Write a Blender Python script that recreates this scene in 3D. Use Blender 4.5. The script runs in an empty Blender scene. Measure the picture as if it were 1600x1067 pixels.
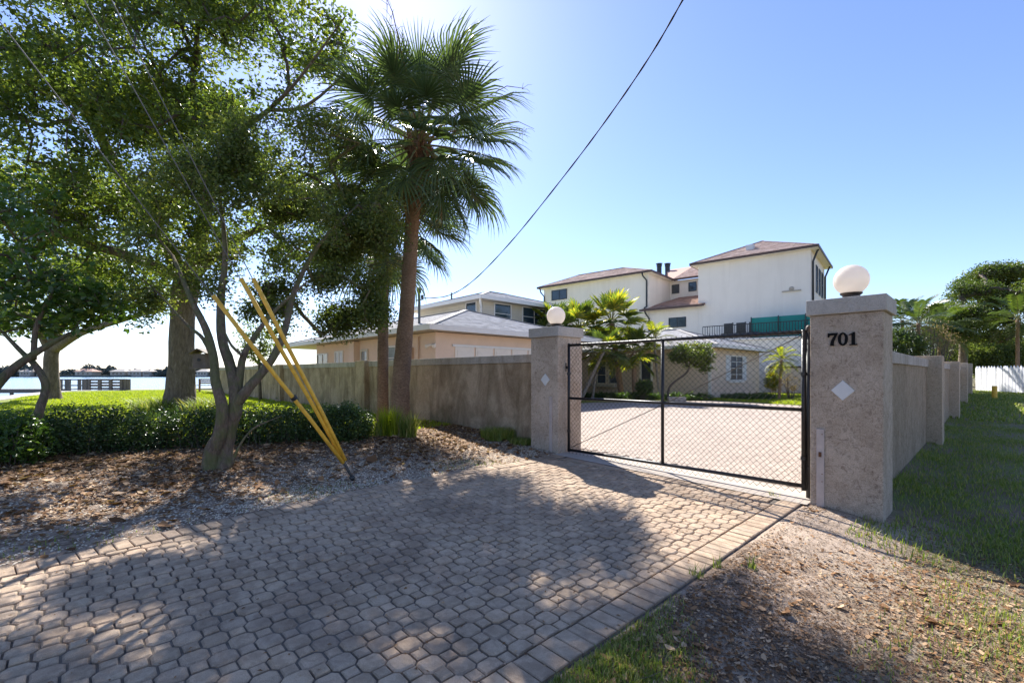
import bpy, math, random
import numpy as np
from mathutils import Vector, Matrix
random.seed(7); RNG = np.random.default_rng(11)
PI = math.pi
SC = bpy.context.scene
COL = SC.collection
# ------------------------------------------------------------ camera, world, sun, exposure
TH = math.radians(46.4); CT, ST = math.cos(TH), math.sin(TH)
EYE, FPX, HX, HY = 1.5, 711.0, 800.0, 584.0
cam_d = bpy.data.cameras.new('camera'); cam = bpy.data.objects.new('camera', cam_d); COL.objects.link(cam)
cam.location = (0, 0, EYE); cam.rotation_euler = (PI/2, 0, TH)
cam_d.sensor_width = 36.0; cam_d.lens = 36.0*FPX/1600.0; cam_d.shift_y = (HY-533.5)/1600.0
cam_d.clip_start = 0.05; cam_d.clip_end = 6000
SC.camera = cam
SUN_EL = math.radians(41.0)
SX, SY = -0.878, 0.477
sl = math.hypot(SX, SY); SX /= sl; SY /= sl
world = bpy.data.worlds.new('World'); SC.world = world; world.use_nodes = True
wn = world.node_tree.nodes; wl = world.node_tree.links
bg = wn['Background']; sky = wn.new('ShaderNodeTexSky'); sky.sky_type = 'NISHITA'
sky.sun_disc = False; sky.sun_elevation = SUN_EL; sky.sun_rotation = math.atan2(SX, SY)
sky.air_density = 1.0; sky.dust_density = 0.25; sky.ozone_density = 2.6; sky.altitude = 0
tint = wn.new('ShaderNodeMix'); tint.data_type = 'RGBA'; tint.blend_type = 'MULTIPLY'; tint.inputs[0].default_value = 1.0
tint.inputs[7].default_value = (.78, .78, .93, 1)
wl.new(sky.outputs[0], tint.inputs[6]); wl.new(tint.outputs[2], bg.inputs[0]); bg.inputs[1].default_value = 0.095
sd = bpy.data.lights.new('sun', 'SUN'); sun = bpy.data.objects.new('sun', sd); COL.objects.link(sun)
sd.energy = 4.4; sd.angle = math.radians(0.53); sd.color = (1.0, 0.96, 0.90)
sun.rotation_euler = Vector((SX*math.cos(SUN_EL), SY*math.cos(SUN_EL), math.sin(SUN_EL))).to_track_quat('Z', 'Y').to_euler()
SC.view_settings.view_transform = 'Standard'; SC.view_settings.look = 'None'
SC.view_settings.exposure = 1.40; SC.view_settings.gamma = 1.0
SC.view_settings.use_curve_mapping = False
SC.render.engine = 'CYCLES'
SC.cycles.max_bounces = 8; SC.cycles.transparent_max_bounces = 12
SC.cycles.use_denoising = True

# ------------------------------------------------------------ coordinates
def c2w(xc, d, z=0.0):
    return Vector((CT*xc-ST*d, ST*xc+CT*d, z))
def P(px, py, d):
    return c2w((px-HX)/FPX*d, d, EYE+(HY-py)/FPX*d)
def PG(px, py, z0):          # the ground point seen at a pixel, for a ground at height z0
    d = (EYE-z0)*FPX/(py-HY); return c2w((px-HX)/FPX*d, d, z0)
def sm(a, b, x):
    t = min(1.0, max(0.0, (x-a)/(b-a))); return t*t*(3-2*t)
def smn(a, b, x):
    t = np.clip((x-a)/(b-a), 0, 1); return t*t*(3-2*t)

# ------------------------------------------------------------ tagging and mesh building
def tag(o, label=None, cat=None, group=None, kind=None):
    if label: o['label'] = label
    if cat: o['category'] = cat
    if group: o['group'] = group
    if kind: o['kind'] = kind
    return o
def empty(name, loc=(0, 0, 0), rz=0.0, label=None, cat=None, group=None):
    o = bpy.data.objects.new(name, None); COL.objects.link(o)
    o.location = loc; o.rotation_euler = (0, 0, rz); o.empty_display_size = 0.3
    return tag(o, label, cat, group)
class MB:
    def __init__(s): s.v = []; s.f = []; s.m = []
    def face(s, pts, mi=0):
        n = len(s.v); s.v += [tuple(p) for p in pts]; s.f.append(tuple(range(n, n+len(pts)))); s.m.append(mi)
    def box(s, a, b, mi=0, M=None):
        x0, y0, z0 = a; x1, y1, z1 = b; n = len(s.v)
        vs = [(x0,y0,z0),(x1,y0,z0),(x1,y1,z0),(x0,y1,z0),(x0,y0,z1),(x1,y0,z1),(x1,y1,z1),(x0,y1,z1)]
        if M is not None: vs = [tuple(M @ Vector(v)) for v in vs]
        s.v += vs
        for q in ((0,3,2,1),(4,5,6,7),(0,1,5,4),(1,2,6,5),(2,3,7,6),(3,0,4,7)):
            s.f.append(tuple(n+i for i in q)); s.m.append(mi)
        return s
    def bar(s, p, q, w, h, mi=0, up=(0, 0, 1)):
        p = Vector(p); q = Vector(q); d = (q-p); L = d.length; d.normalize()
        u = Vector(up); x = d.cross(u)
        if x.length < 1e-4: x = d.cross(Vector((0, 1, 0)))
        x.normalize(); u = x.cross(d)
        M = Matrix(((d.x, x.x, u.x, p.x), (d.y, x.y, u.y, p.y), (d.z, x.z, u.z, p.z), (0, 0, 0, 1)))
        return s.box((0, -w/2, -h/2), (L, w/2, h/2), mi, M)
    def tube(s, pts, rad, n=8, mi=0, cap=True, jit=0.0):
        pts = [Vector(p) for p in pts]
        if not hasattr(rad, '__len__'): rad = [rad]*len(pts)
        rings = []; prev = None
        for i, p in enumerate(pts):
            d = (pts[min(i+1, len(pts)-1)]-pts[max(i-1, 0)])
            if d.length < 1e-9: d = Vector((0, 0, 1))
            d.normalize()
            if prev is None:
                a = Vector((0, 0, 1)) if abs(d.z) < .9 else Vector((1, 0, 0))
                x = d.cross(a).normalized()
            else:
                x = (prev-d*prev.dot(d))
                x = x.normalized() if x.length > 1e-5 else d.orthogonal().normalized()
            prev = x; y = d.cross(x)
            b = len(s.v)
            for k in range(n):
                t = 2*PI*k/n; r = rad[i]*(1+(random.uniform(-jit, jit) if jit else 0))
                s.v.append(tuple(p+x*(math.cos(t)*r)+y*(math.sin(t)*r)))
            rings.append(b)
        for i in range(len(rings)-1):
            a, b = rings[i], rings[i+1]
            for k in range(n):
                k2 = (k+1) % n; s.f.append((a+k, a+k2, b+k2, b+k)); s.m.append(mi)
        if cap:
            s.f.append(tuple(rings[0]+k for k in reversed(range(n)))); s.m.append(mi)
            s.f.append(tuple(rings[-1]+k for k in range(n))); s.m.append(mi)
        return s
    def lathe(s, prof, c=(0, 0, 0), n=32, mi=0):
        base = len(s.v)
        for r, z in prof:
            for k in range(n):
                t = 2*PI*k/n; s.v.append((c[0]+r*math.cos(t), c[1]+r*math.sin(t), c[2]+z))
        for i in range(len(prof)-1):
            for k in range(n):
                k2 = (k+1) % n
                s.f.append((base+i*n+k, base+i*n+k2, base+(i+1)*n+k2, base+(i+1)*n+k)); s.m.append(mi)
        return s
    def prism(s, poly, z0, z1, mi=0):   # poly: CCW xy list
        n = len(s.v); k = len(poly)
        s.v += [(x, y, z0) for x, y in poly]+[(x, y, z1) for x, y in poly]
        s.f.append(tuple(n+i for i in reversed(range(k)))); s.m.append(mi)
        s.f.append(tuple(n+k+i for i in range(k))); s.m.append(mi)
        for i in range(k):
            j = (i+1) % k; s.f.append((n+i, n+j, n+k+j, n+k+i)); s.m.append(mi)
        return s
    def mesh(s, name, mats, smooth=False):
        me = bpy.data.meshes.new(name); me.from_pydata(s.v, [], s.f)
        for m in (mats if isinstance(mats, (list, tuple)) else [mats]): me.materials.append(m)
        if len(me.materials) > 1: me.polygons.foreach_set('material_index', s.m)
        if smooth: me.polygons.foreach_set('use_smooth', [True]*len(me.polygons))
        me.update(); return me
    def build(s, name, mats, parent=None, smooth=False, bevel=0, kind=None):
        o = bpy.data.objects.new(name, s.mesh(name, mats, smooth)); COL.objects.link(o)
        if parent is not None: o.parent = parent
        if bevel:
            b = o.modifiers.new('bevel', 'BEVEL'); b.width = bevel; b.segments = 2; b.limit_method = 'ANGLE'
        if kind: o['kind'] = kind
        return o
def link(name, me, parent=None):
    o = bpy.data.objects.new(name, me); COL.objects.link(o)
    if parent is not None: o.parent = parent
    return o
def npmesh(name, V, F, mats, rnd=None, smooth=False, mi=None):
    """V (n,3), F (m,k) numpy arrays with constant k; rnd: per-vertex float attribute."""
    me = bpy.data.meshes.new(name); n = len(V); m, k = F.shape
    me.vertices.add(n); me.vertices.foreach_set('co', np.ascontiguousarray(V, dtype=np.float32).ravel())
    me.loops.add(m*k); me.loops.foreach_set('vertex_index', np.ascontiguousarray(F, dtype=np.int32).ravel())
    me.polygons.add(m); me.polygons.foreach_set('loop_start', np.arange(0, m*k, k, dtype=np.int32))
    if smooth: me.polygons.foreach_set('use_smooth', np.ones(m, dtype=bool))
    for x in (mats if isinstance(mats, (list, tuple)) else [mats]): me.materials.append(x)
    if mi is not None: me.polygons.foreach_set('material_index', np.asarray(mi, dtype=np.int32))
    if rnd is not None:
        a = me.attributes.new('rnd', 'FLOAT', 'POINT'); a.data.foreach_set('value', np.asarray(rnd, dtype=np.float32))
    me.update(calc_edges=True); return me

# ------------------------------------------------------------ materials
class NT:
    def __init__(s, name):
        s.mat = bpy.data.materials.new(name); s.mat.use_nodes = True
        s.t = s.mat.node_tree; s.n = s.t.nodes; s.b = s.n['Principled BSDF']; s.out = s.n['Material Output']
        s.co = s.n.new('ShaderNodeTexCoord')
    def k(s, a, b): s.t.links.new(a, b)
    def vec(s, scale=(1, 1, 1), src='Object', rot=(0, 0, 0)):
        m = s.n.new('ShaderNodeMapping'); m.inputs['Scale'].default_value = scale; m.inputs['Rotation'].default_value = rot
        s.k(s.co.outputs[src], m.inputs[0]); return m.outputs[0]
    def pos(s, scale=(1, 1, 1)):
        g = s.n.new('ShaderNodeNewGeometry'); m = s.n.new('ShaderNodeMapping'); m.inputs['Scale'].default_value = scale
        s.k(g.outputs['Position'], m.inputs[0]); return m.outputs[0]
    def noise(s, v, sc, det=4, rough=.6, dist=0.0):
        x = s.n.new('ShaderNodeTexNoise'); x.inputs['Scale'].default_value = sc; x.inputs['Detail'].default_value = det
        x.inputs['Roughness'].default_value = rough; x.inputs['Distortion'].default_value = dist
        s.k(v, x.inputs['Vector']); return x.outputs[0]
    def vor(s, v, sc, feat='F1', out=0):
        x = s.n.new('ShaderNodeTexVoronoi'); x.feature = feat; x.inputs['Scale'].default_value = sc
        s.k(v, x.inputs['Vector']); return x.outputs[out]
    def ramp(s, f, stops, interp='LINEAR'):
        r = s.n.new('ShaderNodeValToRGB'); r.color_ramp.interpolation = interp
        e = r.color_ramp.elements
        while len(e) < len(stops): e.new(0.5)
        for i, (p, c) in enumerate(stops):
            e[i].position = p; e[i].color = (c[0], c[1], c[2], 1) if hasattr(c, '__len__') else (c, c, c, 1)
        s.k(f, r.inputs[0]); return r.outputs[0]
    def mix(s, f, a, b, mode='MIX'):
        m = s.n.new('ShaderNodeMix'); m.data_type = 'RGBA'; m.blend_type = mode
        for q, sock, val in ((0, m.inputs[0], f), (1, m.inputs[6], a), (1, m.inputs[7], b)):
            if hasattr(val, 'links'): s.k(val, sock)
            elif hasattr(val, '__len__'): sock.default_value = (val[0], val[1], val[2], 1)
            else: sock.default_value = val if q == 0 else (val, val, val, 1)
        return m.outputs[2]
    def math(s, op, a, b=0.0, clamp=False):
        m = s.n.new('ShaderNodeMath'); m.operation = op; m.use_clamp = clamp
        for i, v in enumerate((a, b)):
            if hasattr(v, 'links'): s.k(v, m.inputs[i])
            else: m.inputs[i].default_value = v
        return m.outputs[0]
    def attr(s, name='rnd'):
        a = s.n.new('ShaderNodeAttribute'); a.attribute_name = name; return a.outputs['Fac']
    def objrnd(s):
        a = s.n.new('ShaderNodeObjectInfo'); return a.outputs['Random']
    def bump(s, h, st=.4, dist=.01):
        b = s.n.new('ShaderNodeBump'); b.inputs['Strength'].default_value = st; b.inputs['Distance'].default_value = dist
        s.k(h, b.inputs['Height']); s.k(b.outputs[0], s.b.inputs['Normal'])
    def col(s, c):
        if hasattr(c, 'links'): s.k(c, s.b.inputs['Base Color'])
        else: s.b.inputs['Base Color'].default_value = (c[0], c[1], c[2], 1)
    def rough(s, r):
        if hasattr(r, 'links'): s.k(r, s.b.inputs['Roughness'])
        else: s.b.inputs['Roughness'].default_value = r
def simple(name, c, rough=.6, metal=0.0, var=.12, sc=6.0, bump=0.0, bsc=60.0, spec=None):
    t = NT(name); v = t.pos()
    n = t.noise(v, sc, 5, .65)
    lo = [x*(1-var) for x in c]; hi = [min(1, x*(1+var)) for x in c]
    t.col(t.ramp(n, [(.3, lo), (.7, hi)])); t.rough(rough); t.b.inputs['Metallic'].default_value = metal
    if spec is not None: t.b.inputs['Specular IOR Level'].default_value = spec
    if bump: t.bump(t.noise(v, bsc, 4, .7), bump, .01)
    return t.mat
def foliage(name, dark, light, yellow, trans=.45, yf=.1, rough=.42):
    """leaf: colour from the leaf's own random value, light passes through"""
    t = NT(name); a = t.attr(); o = t.objrnd()
    c = t.ramp(a, [(0, dark), (max(.02, 1-yf-.12), light), (1-yf*.4, yellow), (1, yellow)])
    c = t.mix(t.math('MULTIPLY', o, .35), c, light)
    t.col(c); t.rough(rough); t.b.inputs['Specular IOR Level'].default_value = .45 if rough < .6 else .1
    tr = t.n.new('ShaderNodeBsdfTranslucent')
    tc = t.mix(1.0, c, (1.6, 1.75, .75), 'MULTIPLY'); t.k(tc, tr.inputs[0])
    m = t.n.new('ShaderNodeMixShader'); m.inputs[0].default_value = trans
    t.k(t.b.outputs[0], m.inputs[1]); t.k(tr.outputs[0], m.inputs[2]); t.k(m.outputs[0], t.out.inputs[0])
    return t.mat

def stucco(name, base, dark, streak=0.0, sc=1.0, blotch=.5, bst=.6, moss=None, rib=False):
    t = NT(name); v = t.pos()
    fine = t.noise(v, 90*sc, 6, .8); mid = t.noise(v, 17*sc, 7, .78, 1.6); big = t.noise(v, 2.4, 5, .65, .6)
    c = t.ramp(mid, [(.36, dark), (.44, [a*.7+b*.3 for a, b in zip(base, dark)]), (.52, base), (.75, [min(1, x*1.16) for x in base])])
    c = t.mix(t.ramp(fine, [(.38, .9), (.54, 0.0)]), c, t.mix(1.0, c, (.60, .56, .52), 'MULTIPLY'))
    c = t.mix(t.ramp(big, [(.40, blotch), (.56, 0)]), c, t.mix(1.0, c, (.66, .60, .54), 'MULTIPLY'))
    if streak:
        st = t.noise(t.pos((1.2, 1.2, .30)), 1.7, 6, .65, 1.2)
        c = t.mix(t.ramp(st, [(.42, 0.0), (.66, streak)]), c, t.mix(1.0, c, (.42, .38, .32), 'MULTIPLY'))
    if moss:
        g = t.noise(t.pos((1, 1, .6)), 1.9, 6, .65, .5)
        sepz = t.n.new('ShaderNodeSeparateXYZ'); t.k(t.pos(), sepz.inputs[0])
        f = t.math('MULTIPLY', t.ramp(g, [(.5, 0), (.68, .8)]), t.ramp(sepz.outputs[2], [(.4, 1.0), (1.0, .25)]))
        c = t.mix(f, c, moss)
    t.col(c); t.rough(.92)
    if rib:
        r = t.noise(t.pos((1, 1, .18)), 42, 4, .7, .6)
        c = t.mix(t.ramp(r, [(.36, .85), (.52, 0)]), c, t.mix(1.0, c, (.50, .42, .34), 'MULTIPLY')); t.col(c)
        t.bump(t.math('ADD', t.math('MULTIPLY', r, 1.4), t.math('MULTIPLY', fine, .8)), 1.0, .05)
    else:
        t.bump(t.math('ADD', t.math('MULTIPLY', mid, 1.1), t.math('MULTIPLY', fine, .9)), min(1, bst+.35), .022)
    return t.mat

M = {}
M['pillar'] = stucco('pillar_stucco', (.68, .56, .44), (.36, .27, .20), 0, 1.0, .5)
M['pillar_side'] = stucco('pillar_side_stucco', (.66, .53, .385), (.36, .27, .18), .2, 1.3, .3)
M['lwall'] = stucco('stained_stucco', (.66, .505, .345), (.42, .31, .20), .85, 1.8, .55, .7, (.13, .12, .045))
M['rwall'] = stucco('ribbed_stucco', (.74, .59, .42), (.40, .29, .18), .3, 1.6, .3, rib=True)
M['cap'] = stucco('cap_concrete', (.56, .52, .465), (.42, .385, .345), 0, 2.0, .3, .25)
M['wallcap'] = stucco('wall_cap_concrete', (.60, .54, .47), (.38, .335, .29), .5, 1.5, .4, .4)
M['black'] = simple('black_painted_steel', (.018, .017, .018), .42, 0.0, .3, 40, .1)
M['wire'] = simple('black_vinyl_wire', (.014, .013, .014), .8, 0, .2, 30, spec=.15)
M['rod'] = simple('rusty_rod', (.06, .045, .035), .6, .3, .3, 30)
M['tile_white'] = simple('glazed_diamond', (.60, .59, .57), .35, 0, .06, 5)
M['num'] = simple('black_numeral', (.008, .008, .008), .7, 0, .1, 10, spec=.1)
M['board'] = simple('painted_board', (.44, .37, .33), .7, 0, .12, 9, .3, 80)
M['rust'] = simple('rust', (.12, .05, .02), .8, 0, .4, 60, .3)
M['yellow'] = simple('yellow_plastic', (.78, .44, .045), .5, 0, .22, 14, .12, 40)
M['galv'] = simple('galvanised_wire', (.16, .16, .165), .75, .1, .15, 20)
M['peach'] = simple('peach_stucco', (.74, .56, .42), .85, 0, .05, 2, .25, 90)
M['beige'] = simple('beige_stucco', (.64, .51, .40), .85, 0, .06, 2, .25, 90)
M['white_st'] = simple('white_stucco', (.84, .79, .68), .85, 0, .035, .8, .15, 70)
def housewall():
    t = NT('white_stucco_weathered'); v = t.pos()
    st = t.noise(t.pos((1, 1, .10)), 1.6, 5, .65, .4)
    c = t.mix(t.ramp(st, [(.45, 0), (.72, .30)]), (.84, .78, .68), (.60, .54, .46)); c = t.mix(t.ramp(t.noise(v, .5, 4), [(.4, .22), (.6, 0)]), c, (.70, .64, .55))
    t.col(c); t.rough(.9); t.bump(t.noise(v, 28, 5, .7), .35, .02); return t.mat
M['white_st'] = housewall()
M['siding'] = simple('cream_siding', (.58, .52, .41), .6, 0, .05, 3)
M['trim'] = simple('white_trim', (.72, .70, .66), .5, 0, .05, 3)
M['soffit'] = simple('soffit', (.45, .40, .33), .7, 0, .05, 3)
M['brown'] = simple('brown_fascia', (.085, .05, .038), .5, 0, .15, 5)
M['dkpipe'] = simple('dark_downpipe', (.035, .04, .042), .4, .2, .15, 5)
M['teal'] = simple('teal_canvas', (.012, .21, .185), .75, 0, .1, 1.5, .2, 30)
M['pipeb'] = simple('peach_pipe', (.50, .33, .21), .6, 0, .06, 5)
M['lampw'] = simple('floodlight_white', (.75, .68, .58), .4, 0, .05, 5)
M['wood'] = simple('weathered_wood', (.17, .135, .105), .8, 0, .25, 9, .4, 50)
M['woodred'] = simple('brown_bench_wood', (.22, .12, .075), .75, 0, .25, 9, .4, 50)
M['concrete'] = simple('pale_concrete', (.46, .39, .32), .85, 0, .15, 3, .4, 60)
M['seam'] = simple('seawall_concrete', (.42, .39, .35), .85, 0, .15, 2, .3, 40)
M['picket'] = simple('white_picket_paint', (.70, .70, .72), .6, 0, .06, 4)
def glassmat(name, c, r=.08):
    t = NT(name); t.col(t.ramp(t.noise(t.pos(), 1.3, 3), [(.35, [x*.6 for x in c]), (.65, c)])); t.rough(r)
    t.b.inputs['Specular IOR Level'].default_value = .8
    return t.mat
M['glass'] = glassmat('dark_glass', (.035, .06, .085)); M['glassc'] = glassmat('curtained_glass', (.32, .36, .38), .12)
M['louver'] = simple('white_louver', (.62, .64, .66), .5, 0, .05, 4)

def shingle(name, a, b):
    t = NT(name); v = t.pos()
    c = t.ramp(t.attr(), [(0, a), (1, b)])
    c = t.mix(t.ramp(t.noise(v, 60, 4, .7), [(.35, .5), (.65, 0)]), c, t.mix(1.0, c, (.6, .6, .6), 'MULTIPLY'))
    t.col(c); t.rough(.9); t.bump(t.noise(v, 150, 3), .3, .004); return t.mat
M['shingle'] = shingle('grey_shingle', (.44, .41, .385), (.72, .68, .64))
M['rooftile'] = shingle('terracotta_tile', (.52, .33, .25), (.80, .57, .45))
M['brownroof'] = shingle('brown_tile', (.28, .16, .115), (.50, .31, .23))

def globemat():
    t = NT('opal_globe'); t.col((.86, .80, .73)); t.rough(.22); t.b.inputs['Specular IOR Level'].default_value = .6
    tr = t.n.new('ShaderNodeBsdfTranslucent'); tr.inputs[0].default_value = (.95, .88, .80, 1)
    m = t.n.new('ShaderNodeMixShader'); m.inputs[0].default_value = .5
    t.k(t.b.outputs[0], m.inputs[1]); t.k(tr.outputs[0], m.inputs[2]); t.k(m.outputs[0], t.out.inputs[0]); return t.mat
M['globe'] = globemat()

def pavermat():
    t = NT('concrete_paver'); v = t.pos(); r = t.attr(); o = t.objrnd()
    q = t.math('FRACT', t.math('ADD', r, t.math('MULTIPLY', o, 7.31)))
    c = t.ramp(q, [(0, (.47, .345, .23)), (.3, (.61, .45, .30)), (.55, (.55, .41, .28)), (.8, (.67, .48, .315)), (1, (.53, .40, .28))])
    sp = t.noise(v, 260, 3, .8); c = t.mix(t.ramp(sp, [(.38, .55), (.55, 0)]), c, t.mix(1.0, c, (.5, .48, .46), 'MULTIPLY'))
    c = t.mix(t.ramp(sp, [(.60, 0), (.75, .4)]), c, (.62, .56, .5))
    w = t.noise(v, 13, 5, .7, .3); c = t.mix(t.ramp(w, [(.40, .6), (.58, 0)]), c, t.mix(1.0, c, (.62, .58, .54), 'MULTIPLY'))
    g = t.noise(v, 1.3, 6, .7, .8); c = t.mix(t.ramp(g, [(.44, 0), (.62, .75)]), c, t.mix(1.0, c, (.60, .57, .56), 'MULTIPLY'))
    t.col(c); t.rough(.88); t.bump(t.math('ADD', t.math('ADD', sp, t.math('MULTIPLY', w, 1.5)), t.noise(v, 70, 4, .7)), .7, .006); return t.mat
M['paver'] = pavermat()
def forecourtmat():
    t = NT('forecourt_paver'); v = t.pos()  # beige tone of the forecourt pavers themselves, softer in pattern than the drive
    c = t.ramp(t.attr(), [(0, (.37, .30, .245)), (1, (.46, .375, .305))]); c = t.mix(t.ramp(t.noise(v, .8, 5, .65), [(.4, 0), (.65, .3)]), c, (.33, .265, .215))
    t.col(c); t.rough(.9); t.bump(t.noise(v, 120, 4, .7), .3, .004); return t.mat
M['forepaver'] = forecourtmat()
M['forejoint'] = simple('pale_joint_sand', (.24, .19, .15), .95, 0, .2, 8)
def jointmat():
    t = NT('joint_sand'); v = t.pos()
    c = t.ramp(t.noise(v, 14, 5, .7), [(.35, (.09, .074, .056)), (.6, (.20, .16, .12)), (.8, (.09, .10, .05))])
    t.col(c); t.rough(.95); t.bump(t.noise(v, 120, 4), .5, .006); return t.mat
M['joint'] = jointmat()

def groundmat():
    t = NT('earth_and_grass'); v = t.pos(); g = t.n.new('ShaderNodeSeparateXYZ'); t.k(t.pos(), g.inputs[0])
    X, Y = g.outputs[0], g.outputs[1]
    n1 = t.noise(v, 1.4, 6, .65, .3); n2 = t.noise(v, 9, 6, .75); n3 = t.noise(v, 60, 5, .8)
    sand = t.ramp(n2, [(.3, (.36, .265, .185)), (.55, (.55, .42, .31)), (.8, (.64, .50, .375))])
    sand = t.mix(t.ramp(n3, [(.40, .5), (.5, 0)]), sand, (.16, .11, .07))
    mulch = t.ramp(n3, [(.3, (.045, .028, .018)), (.5, (.15, .092, .052)), (.72, (.34, .21, .125))])
    grass = t.ramp(n3, [(.3, (.07, .095, .02)), (.52, (.15, .185, .04)), (.75, (.27, .27, .08))])
    grass = t.mix(t.ramp(n2, [(.42, 0), (.6, .75)]), grass, (.14, .115, .06))
    lawn = t.ramp(n3, [(.3, (.12, .16, .008)), (.55, (.24, .28, .015)), (.8, (.38, .40, .03))])
    lawn = t.mix(t.ramp(t.noise(v, .5, 4), [(.45, 0), (.65, .45)]), lawn, (.12, .17, .02))
    def band(s, a, b): return t.ramp(t.math('DIVIDE', t.math('SUBTRACT', s, a), b-a), [(0, 0), (1, 1)])
    nw = t.math('MULTIPLY', t.math('SUBTRACT', n1, .5), 3.0)
    Xw = t.math('ADD', X, nw); Yw = t.math('ADD', Y, nw)
    # right of the drive: mulch near the camera, sand near the pillar, grass outward
    mulch2 = t.mix(t.ramp(n2, [(.40, 0), (.62, .85)]), mulch, sand)
    right = t.mix(band(Xw, -.9, .6), t.mix(band(Yw, 3.6, 4.8), mulch2, sand), t.mix(t.ramp(n2, [(.45, 0), (.6, 1)]), mulch2, grass))
    gp = t.mix(t.ramp(t.noise(v, 1.1, 6, .7, .5), [(.42, 0), (.58, 1)]), grass, t.mix(.5, mulch, (.22, .17, .11)))
    right = t.mix(band(t.math('ADD', Yw, X), 4.6, 5.8), right, gp)
    trk = t.math('MULTIPLY', band(Xw, .6, 1.3), band(Yw, 8.5, 11))
    right = t.mix(trk, right, t.mix(t.ramp(n2, [(.4, 0), (.7, .5)]), (.27, .19, .135), grass))
    # left: shell and mulch bed, lawn beyond the hedge
    left = t.mix(band(Xw, -7.5, -6.4), mulch, t.mix(t.ramp(n2, [(.4, 0), (.6, 1)]), sand, mulch))
    left = t.mix(band(Xw, -9.6, -9.0), lawn, left)
    inner = t.mix(.3, lawn, mulch)
    left = t.mix(band(Y, 5.9, 6.4), left, inner)
    c = t.mix(band(X, -3.2, -2.9), left, right)
    t.col(c); t.rough(.95)
    t.bump(t.math('ADD', t.math('MULTIPLY', n2, 1.2), t.math('MULTIPLY', n3, .9)), .7, .025); return t.mat
M['ground'] = groundmat()
def watermat():
    t = NT('bay_water'); t.col((.10, .19, .28)); t.rough(.16); t.b.inputs['Specular IOR Level'].default_value = .6
    w = t.noise(t.pos((1, 1, 1)), 1.3, 5, .6, .5); w2 = t.noise(t.pos((.2, .2, 1)), 1, 3)
    t.bump(t.math('ADD', w, w2), .5, .12); return t.mat
M['water'] = watermat()
def barkmat(name, a, b, sc=1.0, moss=0.0, ring=False):
    t = NT(name); n = t.noise(t.pos((1, 1, .25) if not ring else (1, 1, 3.0)), 22*sc, 6, .75, .8); m = t.noise(t.pos(), 3*sc, 4)
    c = t.ramp(n, [(.32, [x*.45 for x in a]), (.5, a), (.7, b)])
    c = t.mix(t.ramp(m, [(.4, .4), (.6, 0)]), c, t.mix(1.0, c, (.6, .58, .55), 'MULTIPLY'))
    if moss: c = t.mix(t.math('MULTIPLY', t.ramp(t.noise(t.pos(), 5, 5, .7), [(.42, 0), (.58, 1)]), moss), c, (.12, .15, .03))
    t.col(c); t.rough(.95); t.bump(n, 1.0, .045/sc); return t.mat
M['bark'] = barkmat('oak_bark', (.19, .145, .11), (.31, .245, .19), .8)
M['bark_s'] = barkmat('mossy_bark', (.19, .135, .09), (.30, .225, .155), 1.5, .55)
M['twig'] = barkmat('twig_bark', (.12, .095, .075), (.20, .16, .13), 2.0)
M['palmtrunk'] = barkmat('palm_trunk', (.34, .215, .13), (.52, .35, .22), .9, 0, True)
M['boots'] = barkmat('palm_husk', (.20, .10, .045), (.36, .20, .10), 1.2)
M['paletrunk'] = barkmat('pale_trunk', (.30, .26, .21), (.44, .38, .31), 1.5)
M['oakleaf'] = foliage('oak_leaf', (.05, .078, .022), (.11, .145, .034), (.30, .29, .045), .5, .24)
M['smallleaf'] = foliage('small_leaf', (.06, .088, .026), (.135, .165, .045), (.28, .26, .06), .48, .2)
M['bigleaf'] = foliage('broad_leaf', (.035, .072, .018), (.075, .13, .028), (.2, .24, .03), .42, .1, .3)
M['hedgeleaf'] = foliage('hedge_leaf', (.03, .055, .02), (.075, .12, .036), (.17, .21, .05), .3, .15, .3)
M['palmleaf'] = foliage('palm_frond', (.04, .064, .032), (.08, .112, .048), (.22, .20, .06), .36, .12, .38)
M['palmyel'] = foliage('yellow_palm_frond', (.08, .115, .02), (.17, .20, .03), (.52, .38, .04), .5, .4, .4)  # yellow-green is the leaf colour of these garden plants
M['paledrop'] = foliage('distant_leaf', (.04, .065, .018), (.085, .12, .028), (.20, .20, .03), .35, .2)
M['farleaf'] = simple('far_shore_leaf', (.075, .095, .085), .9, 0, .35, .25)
M['petiole'] = simple('petiole', (.20, .19, .06), .6, 0, .2, 9)
M['deadfrond'] = foliage('dead_frond', (.16, .11, .07), (.26, .19, .12), (.32, .22, .12), .2, .2, .7)
M['grassb'] = foliage('grass_blade', (.10, .145, .025), (.20, .25, .045), (.40, .34, .13), .35, .25, .5)
M['lawnb'] = foliage('lawn_blade', (.15, .19, .012), (.27, .32, .02), (.46, .44, .04), .45, .2, .5)
M['straw'] = foliage('dry_leaf', (.10, .048, .022), (.34, .185, .088), (.60, .42, .26), .12, .22, .75)
M['chips'] = foliage('bark_chip', (.05, .03, .02), (.17, .105, .065), (.42, .28, .18), .05, .3, .85)
M['shell'] = simple('white_shell', (.66, .56, .42), .8, 0, .35, 60, spec=.1)
M['twigm'] = simple('fallen_twig', (.13, .095, .07), .9, 0, .3, 20)

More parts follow.
